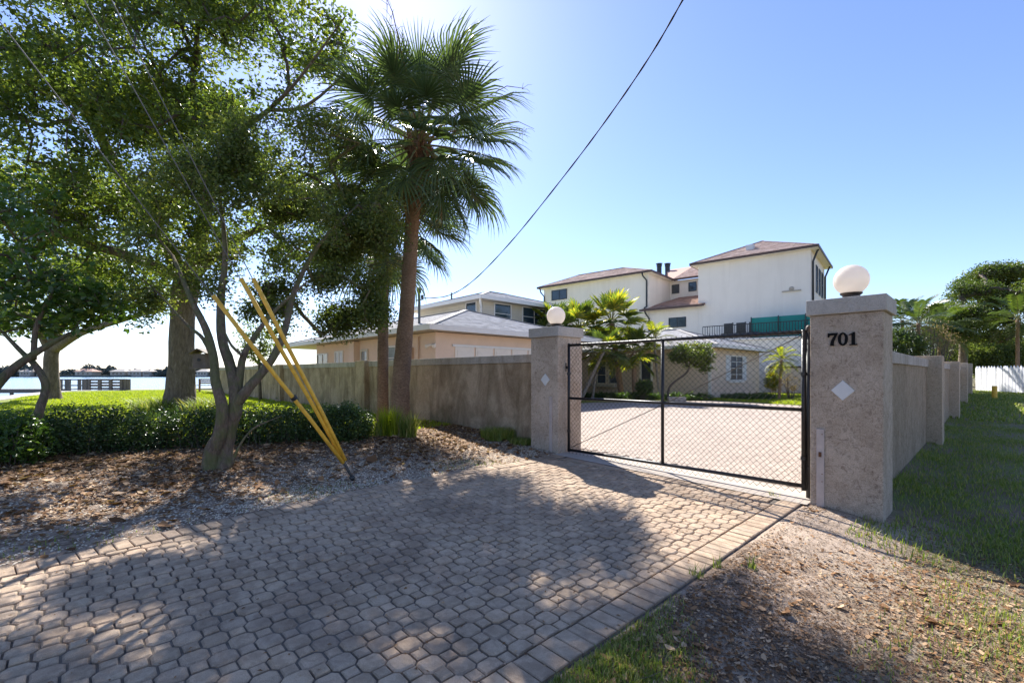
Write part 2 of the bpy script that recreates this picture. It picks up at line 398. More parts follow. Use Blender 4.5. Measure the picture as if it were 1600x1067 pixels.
# ------------------------------------------------------------ terrain
def drive_z(x, y):
    base = .10+.023*(-1.4-x)
    inn = .27
    k = sm(5.6, 11, y)
    return base*(1-k)+inn*k
LEFT_EDGE = [(-6, -4.2), (-2.2, -4.45), (-.39, -4.66), (.84, -4.82), (2.66, -5.0), (4.0, -4.97), (4.7, -4.9), (5.6, -4.9)]
def left_edge(y):
    if y <= LEFT_EDGE[0][0]: return LEFT_EDGE[0][1]
    for (a, xa), (b, xb) in zip(LEFT_EDGE, LEFT_EDGE[1:]):
        if y <= b: return xa+(xb-xa)*(y-a)/(b-a)
    return -4.9
INNER_POLY = [(-12.3, 6.3), (-1.5, 6.3), (-1.5, 16.0), (-3.2, 19.6), (-5.8, 20.4), (-9.0, 21.0), (-10.5, 17.6), (-12.3, 15.6)]
def in_poly(x, y, poly):
    c = False; j = len(poly)-1
    for i in range(len(poly)):
        xi, yi = poly[i]; xj, yj = poly[j]
        if (yi > y) != (yj > y) and x < (xj-xi)*(y-yi)/(yj-yi)+xi: c = not c
        j = i
    return c
def in_drive(x, y, m=0.0):
    if -7 < y < 6.3: return left_edge(y)-m < x < -1.4+m
    return in_poly(x, y, INNER_POLY)
def shore(x, y):     # >0 inland, in metres from the water's edge
    a = x+41.0
    t = (x+42)/13.0
    yb = -0.3-2.1*min(1, max(0, t)) if x < -29 else -2.4-(x+29)*.55
    return min(a, (y-yb))
def ground_z(x, y):
    if y > 6.0 and x < -1.2:
        z = .30*sm(5.6, 11, y)+(.10+.023*max(0, -1.4-x))*(1-sm(5.6, 11, y)); z = min(z, .30) if x > -12 else .3
    elif x < -4.8:
        k = sm(4.9, 8.0, -x); z = .17+.21*k+.03*sm(3, 6, y)*(1-k)
    elif x > -1.4:
        z = .10*(1-sm(-1.4, -.4, x)) + .33*sm(16, 40, y)
    else: z = drive_z(x, y)
    return z
def gz_full(x, y):
    z = ground_z(x, y)
    z += .012*math.sin(x*3.1+y*1.7)*math.sin(y*2.3-x*.7)+.006*math.sin(x*9+y*7)*math.sin(y*11-x*4)
    if in_drive(x, y, -.02): z = drive_z(x, y)-.03
    elif in_drive(x, y, .10): z = min(z, drive_z(x, y)-.004)
    s = shore(x, y) if x < -10 else 9
    if s < 0: z = -2.5
    return z
def axis(a, b, near0, near1, fine, coarse):
    out = [near0]; 
    while out[-1] < near1: out.append(out[-1]+fine)
    st = coarse; x = out[-1]
    while x < b: x += st; st *= 1.35; out.append(min(x, b))
    st = coarse; x = near0; lo = []
    while x > a: x -= st; st *= 1.35; lo.append(max(x, a))
    return np.array(lo[::-1]+out)
xs = np.concatenate([np.linspace(-44, -13, 90)[:-1], axis(-13, 700, -13, 9, .085, .4)])
xs = np.unique(np.round(xs, 4))
ys = axis(-500, 900, -4, 9, .085, .35); ys = np.unique(np.round(ys, 4))
V = np.array([(x, y, gz_full(x, y)) for y in ys for x in xs])
nx, ny = len(xs), len(ys)
ii = np.arange(nx-1)[None, :]+np.arange(ny-1)[:, None]*nx
F = np.stack([ii, ii+1, ii+1+nx, ii+nx], -1).reshape(-1, 4)
ground = link('ground', npmesh('ground', V, F, M['ground'], smooth=True)); tag(ground, 'sandy earth, mulch beds and lawn around the driveway', kind='structure')
mb = MB(); mb.box((-2600, -1500, -2), (-10, 2600, -.8))
water = mb.build('water', M['water']); tag(water, 'pale blue bay water beyond the lawn', kind='structure')
# far shore: low land, trees and houses
mb = MB()
pts = []
for i in range(60):
    a = i/59; px = -700+a*1500
    pts.append((px, 345+20*math.sin(i*.7)))
for (p0, d0), (p1, d1) in zip(pts, pts[1:]):
    a = c2w((p0-HX)/FPX*d0, d0, -1); b = c2w((p1-HX)/FPX*d1, d1, -1)
    a2 = c2w((p0-HX)/FPX*(d0+600), d0+600, .6); b2 = c2w((p1-HX)/FPX*(d1+600), d1+600, .6)
    a1 = Vector((a.x, a.y, .4)); b1 = Vector((b.x, b.y, .4))
    mb.face([a, b, b1, a1]); mb.face([a1, b1, b2, a2])
tag(mb.build('far_shore', M['farleaf']), 'low far shore across the bay', kind='structure')

# ------------------------------------------------------------ leaves
def leaf_mesh(name, C, size, mat, up=.5, flat=False, rnd=None, elong=2.0, droop=.0, fold=.25):
    n = len(C); r = RNG
    d = r.normal(size=(n, 3)); d[:, 2] = d[:, 2]*(.15 if flat else .7)-droop; d /= np.linalg.norm(d, axis=1)[:, None]+1e-9
    nn = r.normal(size=(n, 3))*(.25 if flat else .75); nn[:, 2] += 1.0 if flat else up
    s = np.cross(d, nn); s /= np.linalg.norm(s, axis=1)[:, None]+1e-9
    nn = np.cross(s, d)
    L = (size*r.uniform(.6, 1.35, n))[:, None]; W = L/elong
    base = C-d*L*.5; tip = C+d*L*.5-nn*L*.08
    l = C-s*W*.5+nn*L*fold*.5; rr = C+s*W*.5+nn*L*fold*.5
    V = np.stack([base, l, tip, rr], 1).reshape(-1, 3)
    i = np.arange(n)[:, None]*4
    F = np.concatenate([i+np.array([[0, 2, 1]]), i+np.array([[0, 3, 2]])], 1).reshape(-1, 3)
    q = r.uniform(0, 1, n) if rnd is None else rnd
    return npmesh(name, V, F, mat, np.repeat(q, 4))
def litter_mesh(name, C, size, mat, elong=1.7, curl=.25):
    n = len(C); r = RNG; a = r.uniform(0, 2*PI, n); d = np.stack([np.cos(a), np.sin(a), r.normal(0, .18, n)], 1)
    s = np.stack([-np.sin(a), np.cos(a), r.normal(0, .25, n)], 1); up = np.array([[0, 0, 1.0]])
    L = (size*np.exp(r.normal(-.1, .45, n)))[:, None]; W = L/elong*r.uniform(.7, 1.2, (n, 1)); k = r.uniform(-.2, 1, (n, 1))*curl*L
    P6 = [C-d*L*.5+up*k, C-d*L*.2-s*W*.45+up*k*.4, C+d*L*.22-s*W*.42+up*k*.5, C+d*L*.5+up*k*1.1, C+d*L*.22+s*W*.42+up*k*.5, C-d*L*.2+s*W*.45+up*k*.4, C]
    V = np.stack(P6, 1).reshape(-1, 3); i = np.arange(n)[:, None]*7
    F = np.concatenate([i+np.array([[6, j, (j+1) % 6]]) for j in range(6)], 1).reshape(-1, 3)
    return npmesh(name, V, F, mat, np.repeat(r.uniform(0, 1, n), 7))
def blade_mesh(name, B, h, w, mat, lean=.5, rnd=None):
    """grass blades: bent strip of three faces"""
    n = len(B); r = RNG; a = r.uniform(0, 2*PI, n); H = (h*r.uniform(.5, 1.3, n))
    dx = np.cos(a); dy = np.sin(a); le = lean*r.uniform(.2, 1.2, n)*H
    s = np.stack([-dy, dx, np.zeros(n)], 1)*(w*.5*r.uniform(.7, 1.3, n))[:, None]
    mid = B+np.stack([dx*le*.35, dy*le*.35, H*.6], 1); tip = B+np.stack([dx*le, dy*le, H], 1)
    V = np.stack([B-s, B+s, mid+s*.7, mid-s*.7, tip], 1).reshape(-1, 3)
    i = np.arange(n)[:, None]*5
    F = np.concatenate([i+np.array([[0, 1, 2]]), i+np.array([[0, 2, 3]]), i+np.array([[3, 2, 4]])], 1).reshape(-1, 3)
    q = r.uniform(0, 1, n) if rnd is None else rnd
    return npmesh(name, V, F, mat, np.repeat(q, 5))

# ------------------------------------------------------------ tree grower
def grow(name, label, group, base, limbs, blobs, nclus, nleaf, lsize, leafmat, barkmat, rtwig=.006, rcl=.38, seed=1, up=.5, rtrunk=None, elong=2.0, droop=.1, gap=0, gthr=.55, keep=None, rpow=.46, wiggle=.10):
    """limbs: list of (points, radii); first limb is the trunk. blobs: (centre, (rx,ry,rz) camera-frame radii, weight)"""
    rg = np.random.default_rng(seed); rd = random.Random(seed)
    root = empty(name, base, 0, label, 'tree', group)
    off = Vector(base)
    mb = MB(); nodes = []; 
    for pts, rad in limbs:
        # smooth the polyline
        pp = [Vector(p) for p in pts]; sp = []; sr = []
        for i in range(len(pp)-1):
            p0 = pp[max(i-1, 0)]; p1 = pp[i]; p2 = pp[i+1]; p3 = pp[min(i+2, len(pp)-1)]
            for k in range(4):
                t = k/4; sp.append(.5*((2*p1)+(-p0+p2)*t+(2*p0-5*p1+4*p2-p3)*t*t+(-p0+3*p1-3*p2+p3)*t**3)); sr.append(rad[i]+(rad[i+1]-rad[i])*t)
        sp.append(pp[-1]); sr.append(rad[-1])
        mb.tube([p-off for p in sp], sr, 12 if rad[0] > .1 else 8, 0, True, .05)
        nodes += [(p, r) for p, r in list(zip(sp, sr))[len(sp)//3:]]
    mb.build('trunk', barkmat, root, smooth=True)
    # cluster centres
    w = np.array([b[2] for b in blobs], float); w /= w.sum()
    cs = []
    while len(cs) < nclus:
        b = blobs[rg.choice(len(blobs), p=w)]
        q = rg.normal(size=3); q /= np.linalg.norm(q)
        q *= rg.uniform(.25, 1.0)**.45
        c = Vector(b[0]); v = c2w(q[0]*b[1][0], q[1]*b[1][1], q[2]*b[1][2]); p = c+v
        if gap and math.sin(p.x*gap+seed)*math.sin(p.y*gap*1.13+2*seed)+.8*math.sin(p.z*gap*1.2+p.x*gap*.5) > gthr: continue
        if keep is not None and not keep(p): continue
        cs.append(p)
    start = nodes[0][0]
    cs.sort(key=lambda p: min((p-n[0]).length for n in nodes[::3]))
    N = np.zeros((len(nodes)+nclus*5, 3)); nn = len(nodes)
    par = [-1]*nn; cnt = [0]*nn; rr0 = [n[1] for n in nodes]
    N[:nn] = [tuple(n[0]) for n in nodes]; fixed = nn; chains = []
    for p in cs:
        pv = np.array(p); D = np.linalg.norm(N[:nn]-pv, axis=1); D[fixed:nn] *= .92
        j = int(D.argmin()); a = Vector(N[j]); dist = (p-a).length
        k = max(1, min(4, int(dist/.3))); ch = [j]; last = j
        for m in range(1, k+1):
            t = m/k; q = a.lerp(p, t)
            if m < k: q = q+Vector((rd.gauss(0, 1), rd.gauss(0, 1), rd.gauss(0, 1)))*dist*wiggle+Vector((0, 0, .08*dist*math.sin(t*PI)))
            N[nn] = q; par.append(last); cnt.append(0); rr0.append(0); last = nn; ch.append(nn); nn += 1
        chains.append(ch)
        i = last
        while i >= fixed: cnt[i] += 1; i = par[i]
    def rad(i, cap): return min(cap, rtwig*max(1, cnt[i])**rpow)
    bm = MB()
    for ch in chains:
        j = ch[0]; cap = rr0[j]*.8 if j < fixed else 9
        rs = [min(cap, rad(ch[1], cap)*1.08)]+[rad(i, cap) for i in ch[1:]]
        bm.tube([Vector(N[i])-off for i in ch], rs, 5 if rs[0] > .012 else 4, 0, False)
    # bare side twigs
    for p in cs[::2]:
        for _ in range(2):
            v = Vector((rd.gauss(0, 1), rd.gauss(0, 1), rd.gauss(0, .7))).normalized()*rd.uniform(.2, .5)*(rcl/.38)
            q = p+v; m = p.lerp(q, .5)+Vector((0, 0, rd.uniform(-.05, .05)))
            bm.tube([p-off, m-off, q-off], [rtwig*.8, rtwig*.55, rtwig*.3], 3, 0, False)
    bm.build('branches', barkmat if barkmat is not M['bark'] else M['twig'], root, kind='stuff', smooth=True)
    C = np.repeat(np.array([tuple(p) for p in cs]), nleaf, axis=0)
    g = rg.normal(size=C.shape); g /= np.linalg.norm(g, axis=1)[:, None]
    C += g*(rcl*rg.uniform(0, 1, len(C))**.6)[:, None]*np.array([1.15, 1.15, .75])
    q = np.repeat(rg.uniform(0, .75, len(cs)), nleaf)*.55+rg.uniform(0, .58, len(C))
    me = leaf_mesh('crown', C-np.array(base), lsize, leafmat, up, False, q, elong, droop)
    cr = link('crown', me, root); cr['kind'] = 'stuff'
    return root
def sunny(p):  # crown gaps shaped along the sun direction so sun patches fall on the drive
    t = (p.z-.15)/math.tan(SUN_EL); x, y = p.x-SX*t, p.y-SY*t; xc = CT*x+ST*y; d = -ST*x+CT*y
    if 2.2 < d < 5.2 and -4.6 < xc < -1.7: return math.sin(xc*3.3+d*1.2)*math.sin(d*3.9-xc) > .35
    if 2.0 < d < 3.4 and -1.7 < xc < .4: return math.sin(xc*4.3+1)*math.sin(d*4.1) > -.3
    if 4.6 < d < 6.4 and -2.4 < xc < .2: return math.sin(xc*3.1+d)*math.sin(d*3.3) > -.45
    return True
def cb(px, py, d, rx, rd, rz, w=1): return (P(px, py, d), (rx, rd, rz), w)
def onY(px, py, Y):
    r = (px-HX)/FPX; X = Y*(CT*r-ST)/(CT+ST*r); d = -ST*X+CT*Y; return X, EYE+(HY-py)/FPX*d
def onX(px, py, X):
    r = (px-HX)/FPX; Y = -X*(CT+r*ST)/(ST-r*CT); d = -ST*X+CT*Y; return Y, EYE+(HY-py)/FPX*d

# ------------------------------------------------------------ driveway
mb = MB()
ysd = [-6+i*.25 for i in range(50)]
for a, b in zip(ysd, ysd[1:]):
    if b > 6.25: break
    for k in range(6):
        def pt(y, u): x = -1.4+(left_edge(y)+1.4)*u; return (x, y, drive_z(x, y)-.014)
        mb.face([pt(a, k/6), pt(b, k/6), pt(b, (k+1)/6), pt(a, (k+1)/6)][::-1])
driveway = mb.build('driveway', M['joint']); tag(driveway, 'pinkish concrete paver driveway running up to the gate', kind='structure')
PW, PA = .128, .077; PP = PW+PA
octo = [(PA/2, -PW/2), (PW/2, -PA/2), (PW/2, PA/2), (PA/2, PW/2), (-PA/2, PW/2), (-PW/2, PA/2), (-PW/2, -PA/2), (-PA/2, -PW/2)]
sqr = [(PA/2, PW/2), (PA/2, PW/2+PA), (-PA/2, PW/2+PA), (-PA/2, PW/2)]
def clip(poly, f):
    out = []
    for i in range(len(poly)):
        a = poly[i]; b = poly[(i+1) % len(poly)]; fa, fb = f(a), f(b)
        if fa >= 0: out.append(a)
        if (fa >= 0) != (fb >= 0):
            t = fa/(fa-fb); out.append((a[0]+(b[0]-a[0])*t, a[1]+(b[1]-a[1])*t))
    return out
def inset(poly, g):
    n = len(poly); out = []
    for i in range(n):
        p0, p1, p2 = poly[i-1], poly[i], poly[(i+1) % n]
        def nrm(a, b):
            dx, dy = b[0]-a[0], b[1]-a[1]; l = math.hypot(dx, dy) or 1e-9; return (-dy/l, dx/l)
        n1 = nrm(p0, p1); n2 = nrm(p1, p2); k = 1+n1[0]*n2[0]+n1[1]*n2[1]
        if k < .2: k = .2
        out.append((p1[0]+g*(n1[0]+n2[0])/k, p1[1]+g*(n1[1]+n2[1])/k))
    return out
def slab(mb, poly, zf, gap, bev, thick=.03, R=None, r=0):
    if len(poly) < 3: return
    A = abs(sum(poly[i-1][0]*poly[i][1]-poly[i][0]*poly[i-1][1] for i in range(len(poly))))/2
    if A < 6e-4: return
    o = inset(poly, gap); n = len(o); b = len(mb.v)
    if bev:
        t = inset(poly, gap+bev)
        mb.v += [(x, y, zf(x, y)) for x, y in t]+[(x, y, zf(x, y)-bev*.75) for x, y in o]+[(x, y, zf(x, y)-thick) for x, y in o]
        rings = 3
    else:
        mb.v += [(x, y, zf(x, y)) for x, y in o]+[(x, y, zf(x, y)-thick) for x, y in o]; rings = 2
    mb.f.append(tuple(b+i for i in range(n)))
    for q in range(rings-1):
        for i in range(n):
            j = (i+1) % n; mb.f.append((b+q*n+i, b+(q+1)*n+i, b+(q+1)*n+j, b+q*n+j))
    mb.m += [0]*(len(mb.f)-len(mb.m))
    if R is not None: R += [r]*(rings*n)
protos = []
for k in range(4):
    m = MB(); rg = random.Random(k)
    jo = [(x+rg.uniform(-.0012, .0012), y+rg.uniform(-.0012, .0012)) for x, y in octo]
    slab(m, jo, lambda x, y: 0, (.0045, .0055, .0065, .005)[k], .011)
    slab(m, sqr, lambda x, y: -.0015, .0048, .007)
    me = m.mesh('paver', M['paver']); protos.append(me)
def visible(x, y, z, mar=30):
    p = Vector((x, y, z)); xc = CT*x+ST*y; d = -ST*x+CT*y
    if d < .4: return 0
    px = HX+FPX*xc/d; py = HY-FPX*(z-EYE)/d
    return FPX/d if (-mar < px < 1600+mar and -mar < py < 1067+mar) else 0
cands = []; stuff = MB(); SR = []
XR = -1.612
i0 = int(-7/PP*1)-2
for row in range(-16, 30):
    for colm in range(-24, 2):
        for h in (0, .5):
            cx = XR-PA*.5+(colm+h)*PP; cy = (row+h)*PP
            if cy < -2.4 or cy > 5.55: continue
            xl = left_edge(cy)+.212
            if cx < xl-PP or cx > XR+PP: continue
            zf = drive_z(cx, cy)
            tl = (random.gauss(0, .012), random.gauss(0, .012)); dz = random.gauss(0, .0026)-.004*max(0, math.sin(cx*2.1+1)*math.sin(cy*1.7))
            full = cx-PW/2 > xl and cx+PW/2 < XR and cy+PW/2+PA < 5.42
            s = visible(cx, cy, zf)
            if full: cands.append((s, cx, cy, zf+dz, tl))
            elif s > 0 or True:
                f1 = lambda p: XR-p[0]
                f2 = lambda p, xl=xl: p[0]-xl
                f3 = lambda p: 5.42-p[1]
                for poly in (octo, sqr):
                    q = [(x+cx, y+cy) for x, y in poly]
                    for f in (f1, f2, f3): q = clip(q, f) if q else q
                    slab(stuff, q, lambda x, y: drive_z(x, y)+dz, .004, .007, .03, SR, random.random())
cands.sort(key=lambda c: -c[0])
for s, cx, cy, z, tl in cands[:300]:
    o = link('paver', random.choice(protos), driveway); o.location = (cx, cy, z); o.rotation_euler = (tl[0], tl[1]+.023, random.gauss(0, .006))
for s, cx, cy, z, tl in cands[300:]:
    r = random.random(); fz = lambda x, y: z+(y-cy)*tl[0]*.8-(x-cx)*(tl[1]+.023)
    slab(stuff, [(x+cx, y+cy) for x, y in octo], fz, .0045, .008, .03, SR, r)
    slab(stuff, [(x+cx, y+cy) for x, y in sqr], lambda x, y: fz(x, y)-.001, .0045, .007, .03, SR, r)
me = stuff.mesh('paver_field', M['paver']); a = me.attributes.new('rnd', 'FLOAT', 'POINT'); a.data.foreach_set('value', SR)
o = link('paver_field', me, driveway); o['kind'] = 'stuff'
# edge bricks: soldier courses along both edges and across the gate
mb = MB(); slab(mb, [(-.1, -.05), (.1, -.05), (.1, .05), (-.1, .05)], lambda x, y: 0, .003, .006)
brick = mb.mesh('edge_brick', M['paver'])
y = -2.3
while y < 5.75:
    for side in (0, 1):
        x = -1.505 if side == 0 else left_edge(y)+.105
        if visible(x, y, .1, 60):
            o = link('edge_brick', brick, driveway); o.location = (x, y, drive_z(x, y)+random.gauss(0, .002)+.002)
            sl_ = 0 if side == 0 else math.atan((left_edge(y+.1)-left_edge(y-.1))/.2)
            o.rotation_euler = (random.gauss(0, .01), .023+random.gauss(0, .01), -sl_+random.gauss(0, .008))
    y += .102
x = -1.72
while x > -4.66:
    o = link('edge_brick', brick, driveway); o.location = (x, 5.53, drive_z(x, 5.53)+random.gauss(0, .0015)+.002); o.rotation_euler = (0, .023, PI/2+random.gauss(0, .008)); x -= .102
# concrete strip under the gate
mb = MB()
for a in range(14):
    x0 = -4.92+a*.255; x1 = x0+.255
    za, zb = [drive_z(x0, 5.7)+.003, drive_z(x1, 5.7)+.003]
    for ya, yb in ((5.64, 5.95), (5.95, 6.28)):
        mb.face([(x0, ya, drive_z(x0, ya)+.003), (x1, ya, drive_z(x1, ya)+.003), (x1, yb, drive_z(x1, yb)+.003), (x0, yb, drive_z(x0, yb)+.003)])
tag(mb.build('concrete_threshold', M['concrete']), 'pale concrete strip under the gate', kind='structure')
# inner forecourt
mb = MB()
gx = np.arange(-12.3, -1.4, .4)
for yy in np.arange(6.27, 21.2, .3):
    for xx in gx:
        if in_poly(xx+.2, yy+.15, INNER_POLY): mb.face([(a, b, drive_z(a, b)-.012) for a, b in ((xx, yy), (xx+.4, yy), (xx+.4, yy+.3), (xx, yy+.3))])
inner = mb.build('forecourt', M['forejoint']); tag(inner, 'wide paved forecourt behind the gate', kind='structure')
st2 = MB(); R2 = []
for row in range(30, 105):
    for colm in range(-58, 2):
        for h in (0, .5):
            cx = XR+(colm+h)*PP; cy = (row+h)*PP
            if cy < 6.36 or not in_poly(cx, cy, INNER_POLY): continue
            if not visible(cx, cy, .25, 10): continue
            r = random.random(); dz = random.gauss(0, .001)
            for poly in (octo, sqr): slab(st2, [(x+cx, y+cy) for x, y in poly], lambda x, y: drive_z(x, y)+dz, .0035, 0, .012, R2, r)
me = st2.mesh('paver_field', M['forepaver']); a = me.attributes.new('rnd', 'FLOAT', 'POINT'); a.data.foreach_set('value', R2)
o = link('paver_field', me, inner); o['kind'] = 'stuff'

# ------------------------------------------------------------ gate pillars, lamps, walls
def numeral(ch):
    m = MB(); T = .012
    def pr(poly): # poly in (x,z)
        n = len(m.v); k = len(poly)
        m.v += [(x, 0, z) for x, z in poly]+[(x, -T, z) for x, z in poly]
        m.f.append(tuple(n+k+i for i in range(k)))
        for i in range(k):
            j = (i+1) % k; m.f.append((n+j, n+i, n+k+i, n+k+j))
        m.m += [0]*(k+1)
    if ch == '7':
        pr([(-.036, .128), (-.036, .086), (-.028, .086), (-.022, .102), (-.010, .106)][::1]+[(.016, .106), (.036, .118), (.036, .128)])
        pr([(.012, .107), (.036, .119), (.020, .075), (.010, .045), (.008, .012), (.012, 0), (-.018, 0), (-.018, .022), (-.010, .055)][::-1])
    elif ch == '1':
        pr([(-.012, .010), (.012, .010), (.012, .128), (.002, .128), (-.012, .114)])
        pr([(-.028, .0), (.028, .0), (.028, .011), (-.028, .011)])
        pr([(-.030, .098), (-.0125, .104), (-.0125, .116), (-.030, .108)])
    else:
        n = 28
        for i in range(n):
            a, b = 2*PI*i/n, 2*PI*(i+1)/n
            f = lambda t, rx, rz: (rx*math.cos(t), .064+rz*math.sin(t))
            pr([f(a, .036, .066), f(b, .036, .066), f(b, .015, .050), f(a, .015, .050)])
    return m
def gate_pillar(x0, y0, zb, label, numbers, side_lit):
    W = .62; root = empty('gate_pillar', (x0+W/2, y0+W/2, zb), 0, label, 'gate pillar', 'stucco gate pillars with lamps')
    top = 2.286-zb
    m = MB(); m.box((-W/2, -W/2, -.15), (W/2, W/2, top-.165)); sh = m.build('shaft', M['pillar'], root, bevel=.012)
    m = MB(); h = W/2+.03; m.box((-h, -h, top-.163), (h, h, top)); m.build('cap', M['cap'], root, bevel=.008)
    # glazed diamond
    zc = (1.328 if numbers else 1.40)-zb; xcn = (-1.049 if numbers else -5.19)-(x0+W/2)
    m = MB(); s = .108
    for yy, q in ((-W/2-.012, s), (-W/2+.002, s)): pass
    base = [(xcn, zc-s), (xcn+s*.97, zc), (xcn, zc+s), (xcn-s*.97, zc)]
    n = len(m.v); m.v += [(a, -W/2+.003, b) for a, b in base]+[(xcn+(a-xcn)*.95, -W/2-.010, zc+(b-zc)*.95) for a, b in base]
    m.f = [(4, 5, 6, 7), (0, 1, 5, 4), (1, 2, 6, 5), (2, 3, 7, 6), (3, 0, 4, 7)]; m.m = [0]*5
    m.build('diamond_tile', M['tile_white'], root)
    # board for the latch
    bx0, bx1, bt = (-1.278, -1.208, .915) if numbers else (-5.09, -5.03, 1.12)
    m = MB(); m.box((bx0-(x0+W/2), -W/2-.022, .0), (bx1-(x0+W/2), -W/2+.002, bt-zb)); bd = m.build('board', M['board'], root, bevel=.003)
    if numbers:
        m = MB()
        cxm = (bx0+bx1)/2-(x0+W/2)
        m.box((cxm-.012, -W/2-.034, .62), (cxm+.012, -W/2-.02, .67)); m.tube([(cxm+.004, -W/2-.02, .655), (cxm+.004, -W/2-.05, .655)], .006, 8)
        m.build('latch', M['rust'], bd)
        for zz in (.86, .44, .36, .06):
            mm = MB(); mm.tube([(cxm+.018, -W/2-.02, zz), (cxm+.018, -W/2-.028, zz)], .005, 8); mm.build('screw', M['rust'], bd)
        for i, ch in enumerate('701'):
            nm = numeral(ch).build('numeral', M['num'], root)
            nm.scale = (1.18, 1.3, 1.04); nm.location = (-1.134+i*.0875-(x0+W/2), -W/2-.001, 1.792-zb)
    lp = empty('pillar_lamp', (x0+W/2, y0+W/2, 2.286), 0, 'white opal globe lamp on top of the ' + ('near pillar with the black numerals' if numbers else 'far left gate pillar without numerals'), 'lamp', 'globe lamps on the gate pillars')
    m = MB(); r = .162; c = .222; prof = []
    for i in range(25):
        a = -PI/2+.50+(PI-.50)*i/24; prof.append((max(1e-4, r*math.cos(a)), c+r*math.sin(a)))
    m.lathe(prof, n=48); m.build('globe', M['globe'], lp, smooth=True)
    m = MB(); m.lathe([(.001, 0), (.10, 0), (.10, .016), (.085, .024), (.078, .055), (.098, .070), (.104, .082), (.06, .086), (.001, .086)], n=32); m.build('collar', M['rod'], lp, smooth=False)
gate_pillar(-1.341, 5.723, 0.0, 'right gate pillar of pinkish stucco carrying black numerals and a white diamond tile', True, False)
gate_pillar(-5.532, 5.723, .17, 'left gate pillar of grey stucco at the far side of the drive, no numerals', False, True)

# left wall, along x
Lw = empty('boundary_wall', (-5.53, 6.0, .35), 0, 'long stained stucco garden wall running left from the far gate pillar behind the palms', 'wall', 'stucco boundary walls')
lx, ly, lz = -5.53, 6.0, .35
pil = [-12.1, -19.5, -26.9, -31.2]
prev = -5.53
for k, p in enumerate(pil):
    m = MB(); m.box((p-lx, -.05, -.4), (prev-lx, .15, 1.70-lz+.0)); m.build('wall_panel', M['lwall'], Lw)
    m = MB(); m.box((p-lx, -.075, 1.703-lz), (prev-lx, .175, 1.855-lz)); m.build('wall_cap', M['wallcap'], Lw, bevel=.006)
    m = MB(); m.box((p-.6-lx, -.2, -.4), (p-lx-.002, .3, 1.875-lz)); m.build('wall_pillar', M['lwall'], Lw, bevel=.008)
    prev = p-.602
# right wall, along y
Rw = empty('boundary_wall', (-.92, 6.34, 0), 0, 'ribbed stucco wall with stepped pillars running back along the grass strip on the right', 'wall', 'stucco boundary walls')
ry = 6.345; prev = ry
for p in (12.97, 20.6, 28.6, 36.4):
    m = MB(); m.box((-.2, prev-ry, -.3), (0, p-ry, 1.64)); m.build('wall_panel', M['rwall'], Rw)
    m = MB(); m.box((-.225, prev-ry, 1.643), (.03, p-ry-.002, 1.80)); m.build('wall_cap', M['wallcap'], Rw, bevel=.006)
    zt = 1.88+.22*sm(16, 40, p)
    m = MB(); m.box((-.37, p-ry, -.3), (.24, p-ry+.6, zt)); m.build('wall_pillar', M['pillar_side'], Rw, bevel=.008)
    prev = p+.6

# ------------------------------------------------------------ chain link gate
G = empty('chain_link_gate', (-3.165, 5.93, 0), 0, 'black chain link double panel gate between the two stucco pillars', 'gate')
gx0, gx1, gz0, gz1 = -1.685, 1.715, .235, 1.975
fr = [('frame_rail', (gx0, 0, gz1), (gx1, 0, gz1), .0225), ('frame_rail', (gx0, 0, gz0), (gx1, 0, gz0), .0225), ('frame_rail', (gx0, 0, 1.095), (gx1, 0, 1.095), .021),
      ('frame_stile', (gx0, 0, gz0-.03), (gx0, 0, gz1+.03), .0235), ('frame_stile', (0, 0, gz0), (0, 0, gz1), .0225), ('frame_stile', (gx1, 0, gz0-.05), (gx1, 0, gz1+.02), .0235)]
for nme, a, b, r in fr:
    m = MB(); m.tube([a, b], r, 14); m.build(nme, M['black'], G, smooth=True)
m = MB(); m.tube([(gx0, -.005, gz0+.02), (0, -.03, 1.06), (gx1, -.005, gz1-.03)], .0055, 6); m.build('truss_rod', M['rod'], G)
for x in (gx0, gx1):
    for z in (.55, 1.5):
        m = MB(); m.tube([(x, 0, z-.02), (x, 0, z+.02)], .032, 12); m.build('band', M['black'], G)
# mesh wires: vertical zigzags woven side by side
pit = .0375; m = MB(); nw = int((gx1-gx0)/pit); z0 = gz0-.075; nz = int((gz1+.05-z0)/pit)
for i in range(nw+1):
    x = gx0+.01+i*pit; pts = []
    for k in range(nz+1):
        s_ = 1 if (k+i) % 2 else -1
        pts.append((x+s_*pit*.51, -.026+.0022*s_, z0+k*pit))
    pts.append((pts[-1][0]-.008*(1 if nz % 2 else -1), -.03, pts[-1][2]+.018))
    m.tube(pts, .0025, 4, 0, False)
m.build('chain_link_mesh', M['wire'], G, kind='stuff')
GP = empty('gate_post', (-1.405, 5.96, .08), 0, 'black round gate post with domed cap against the right gate pillar', 'post')
m = MB(); m.tube([(0, 0, -.1), (0, 0, 1.92)], .030, 16); m.build('post', M['black'], GP, smooth=True)
m = MB(); m.lathe([(.034, 1.89), (.034, 1.925), (.03, 1.95), (.018, 1.965), (.001, 1.97)], n=20); m.build('post_cap', M['rod'], GP, smooth=True)
for z in (.35, 1.4, 1.0):
    m = MB(); m.box((-.05, -.028, z), (.03, -.02, z+.03)); m.tube([(0, 0, z), (0, 0, z+.03)], .036, 12); m.build('hinge', M['black'], GP)
HP = empty('gate_post', (-4.895, 5.93, .18), 0, 'short black latch bracket fixed on the left gate pillar beside the gate', 'bracket')
m = MB(); m.bar((-.05, 0, 1.43), (.03, 0, 1.43), .03, .05); m.tube([(-.02, 0, 1.36), (-.02, 0, 1.5)], .012, 8); m.build('bracket', M['black'], HP)

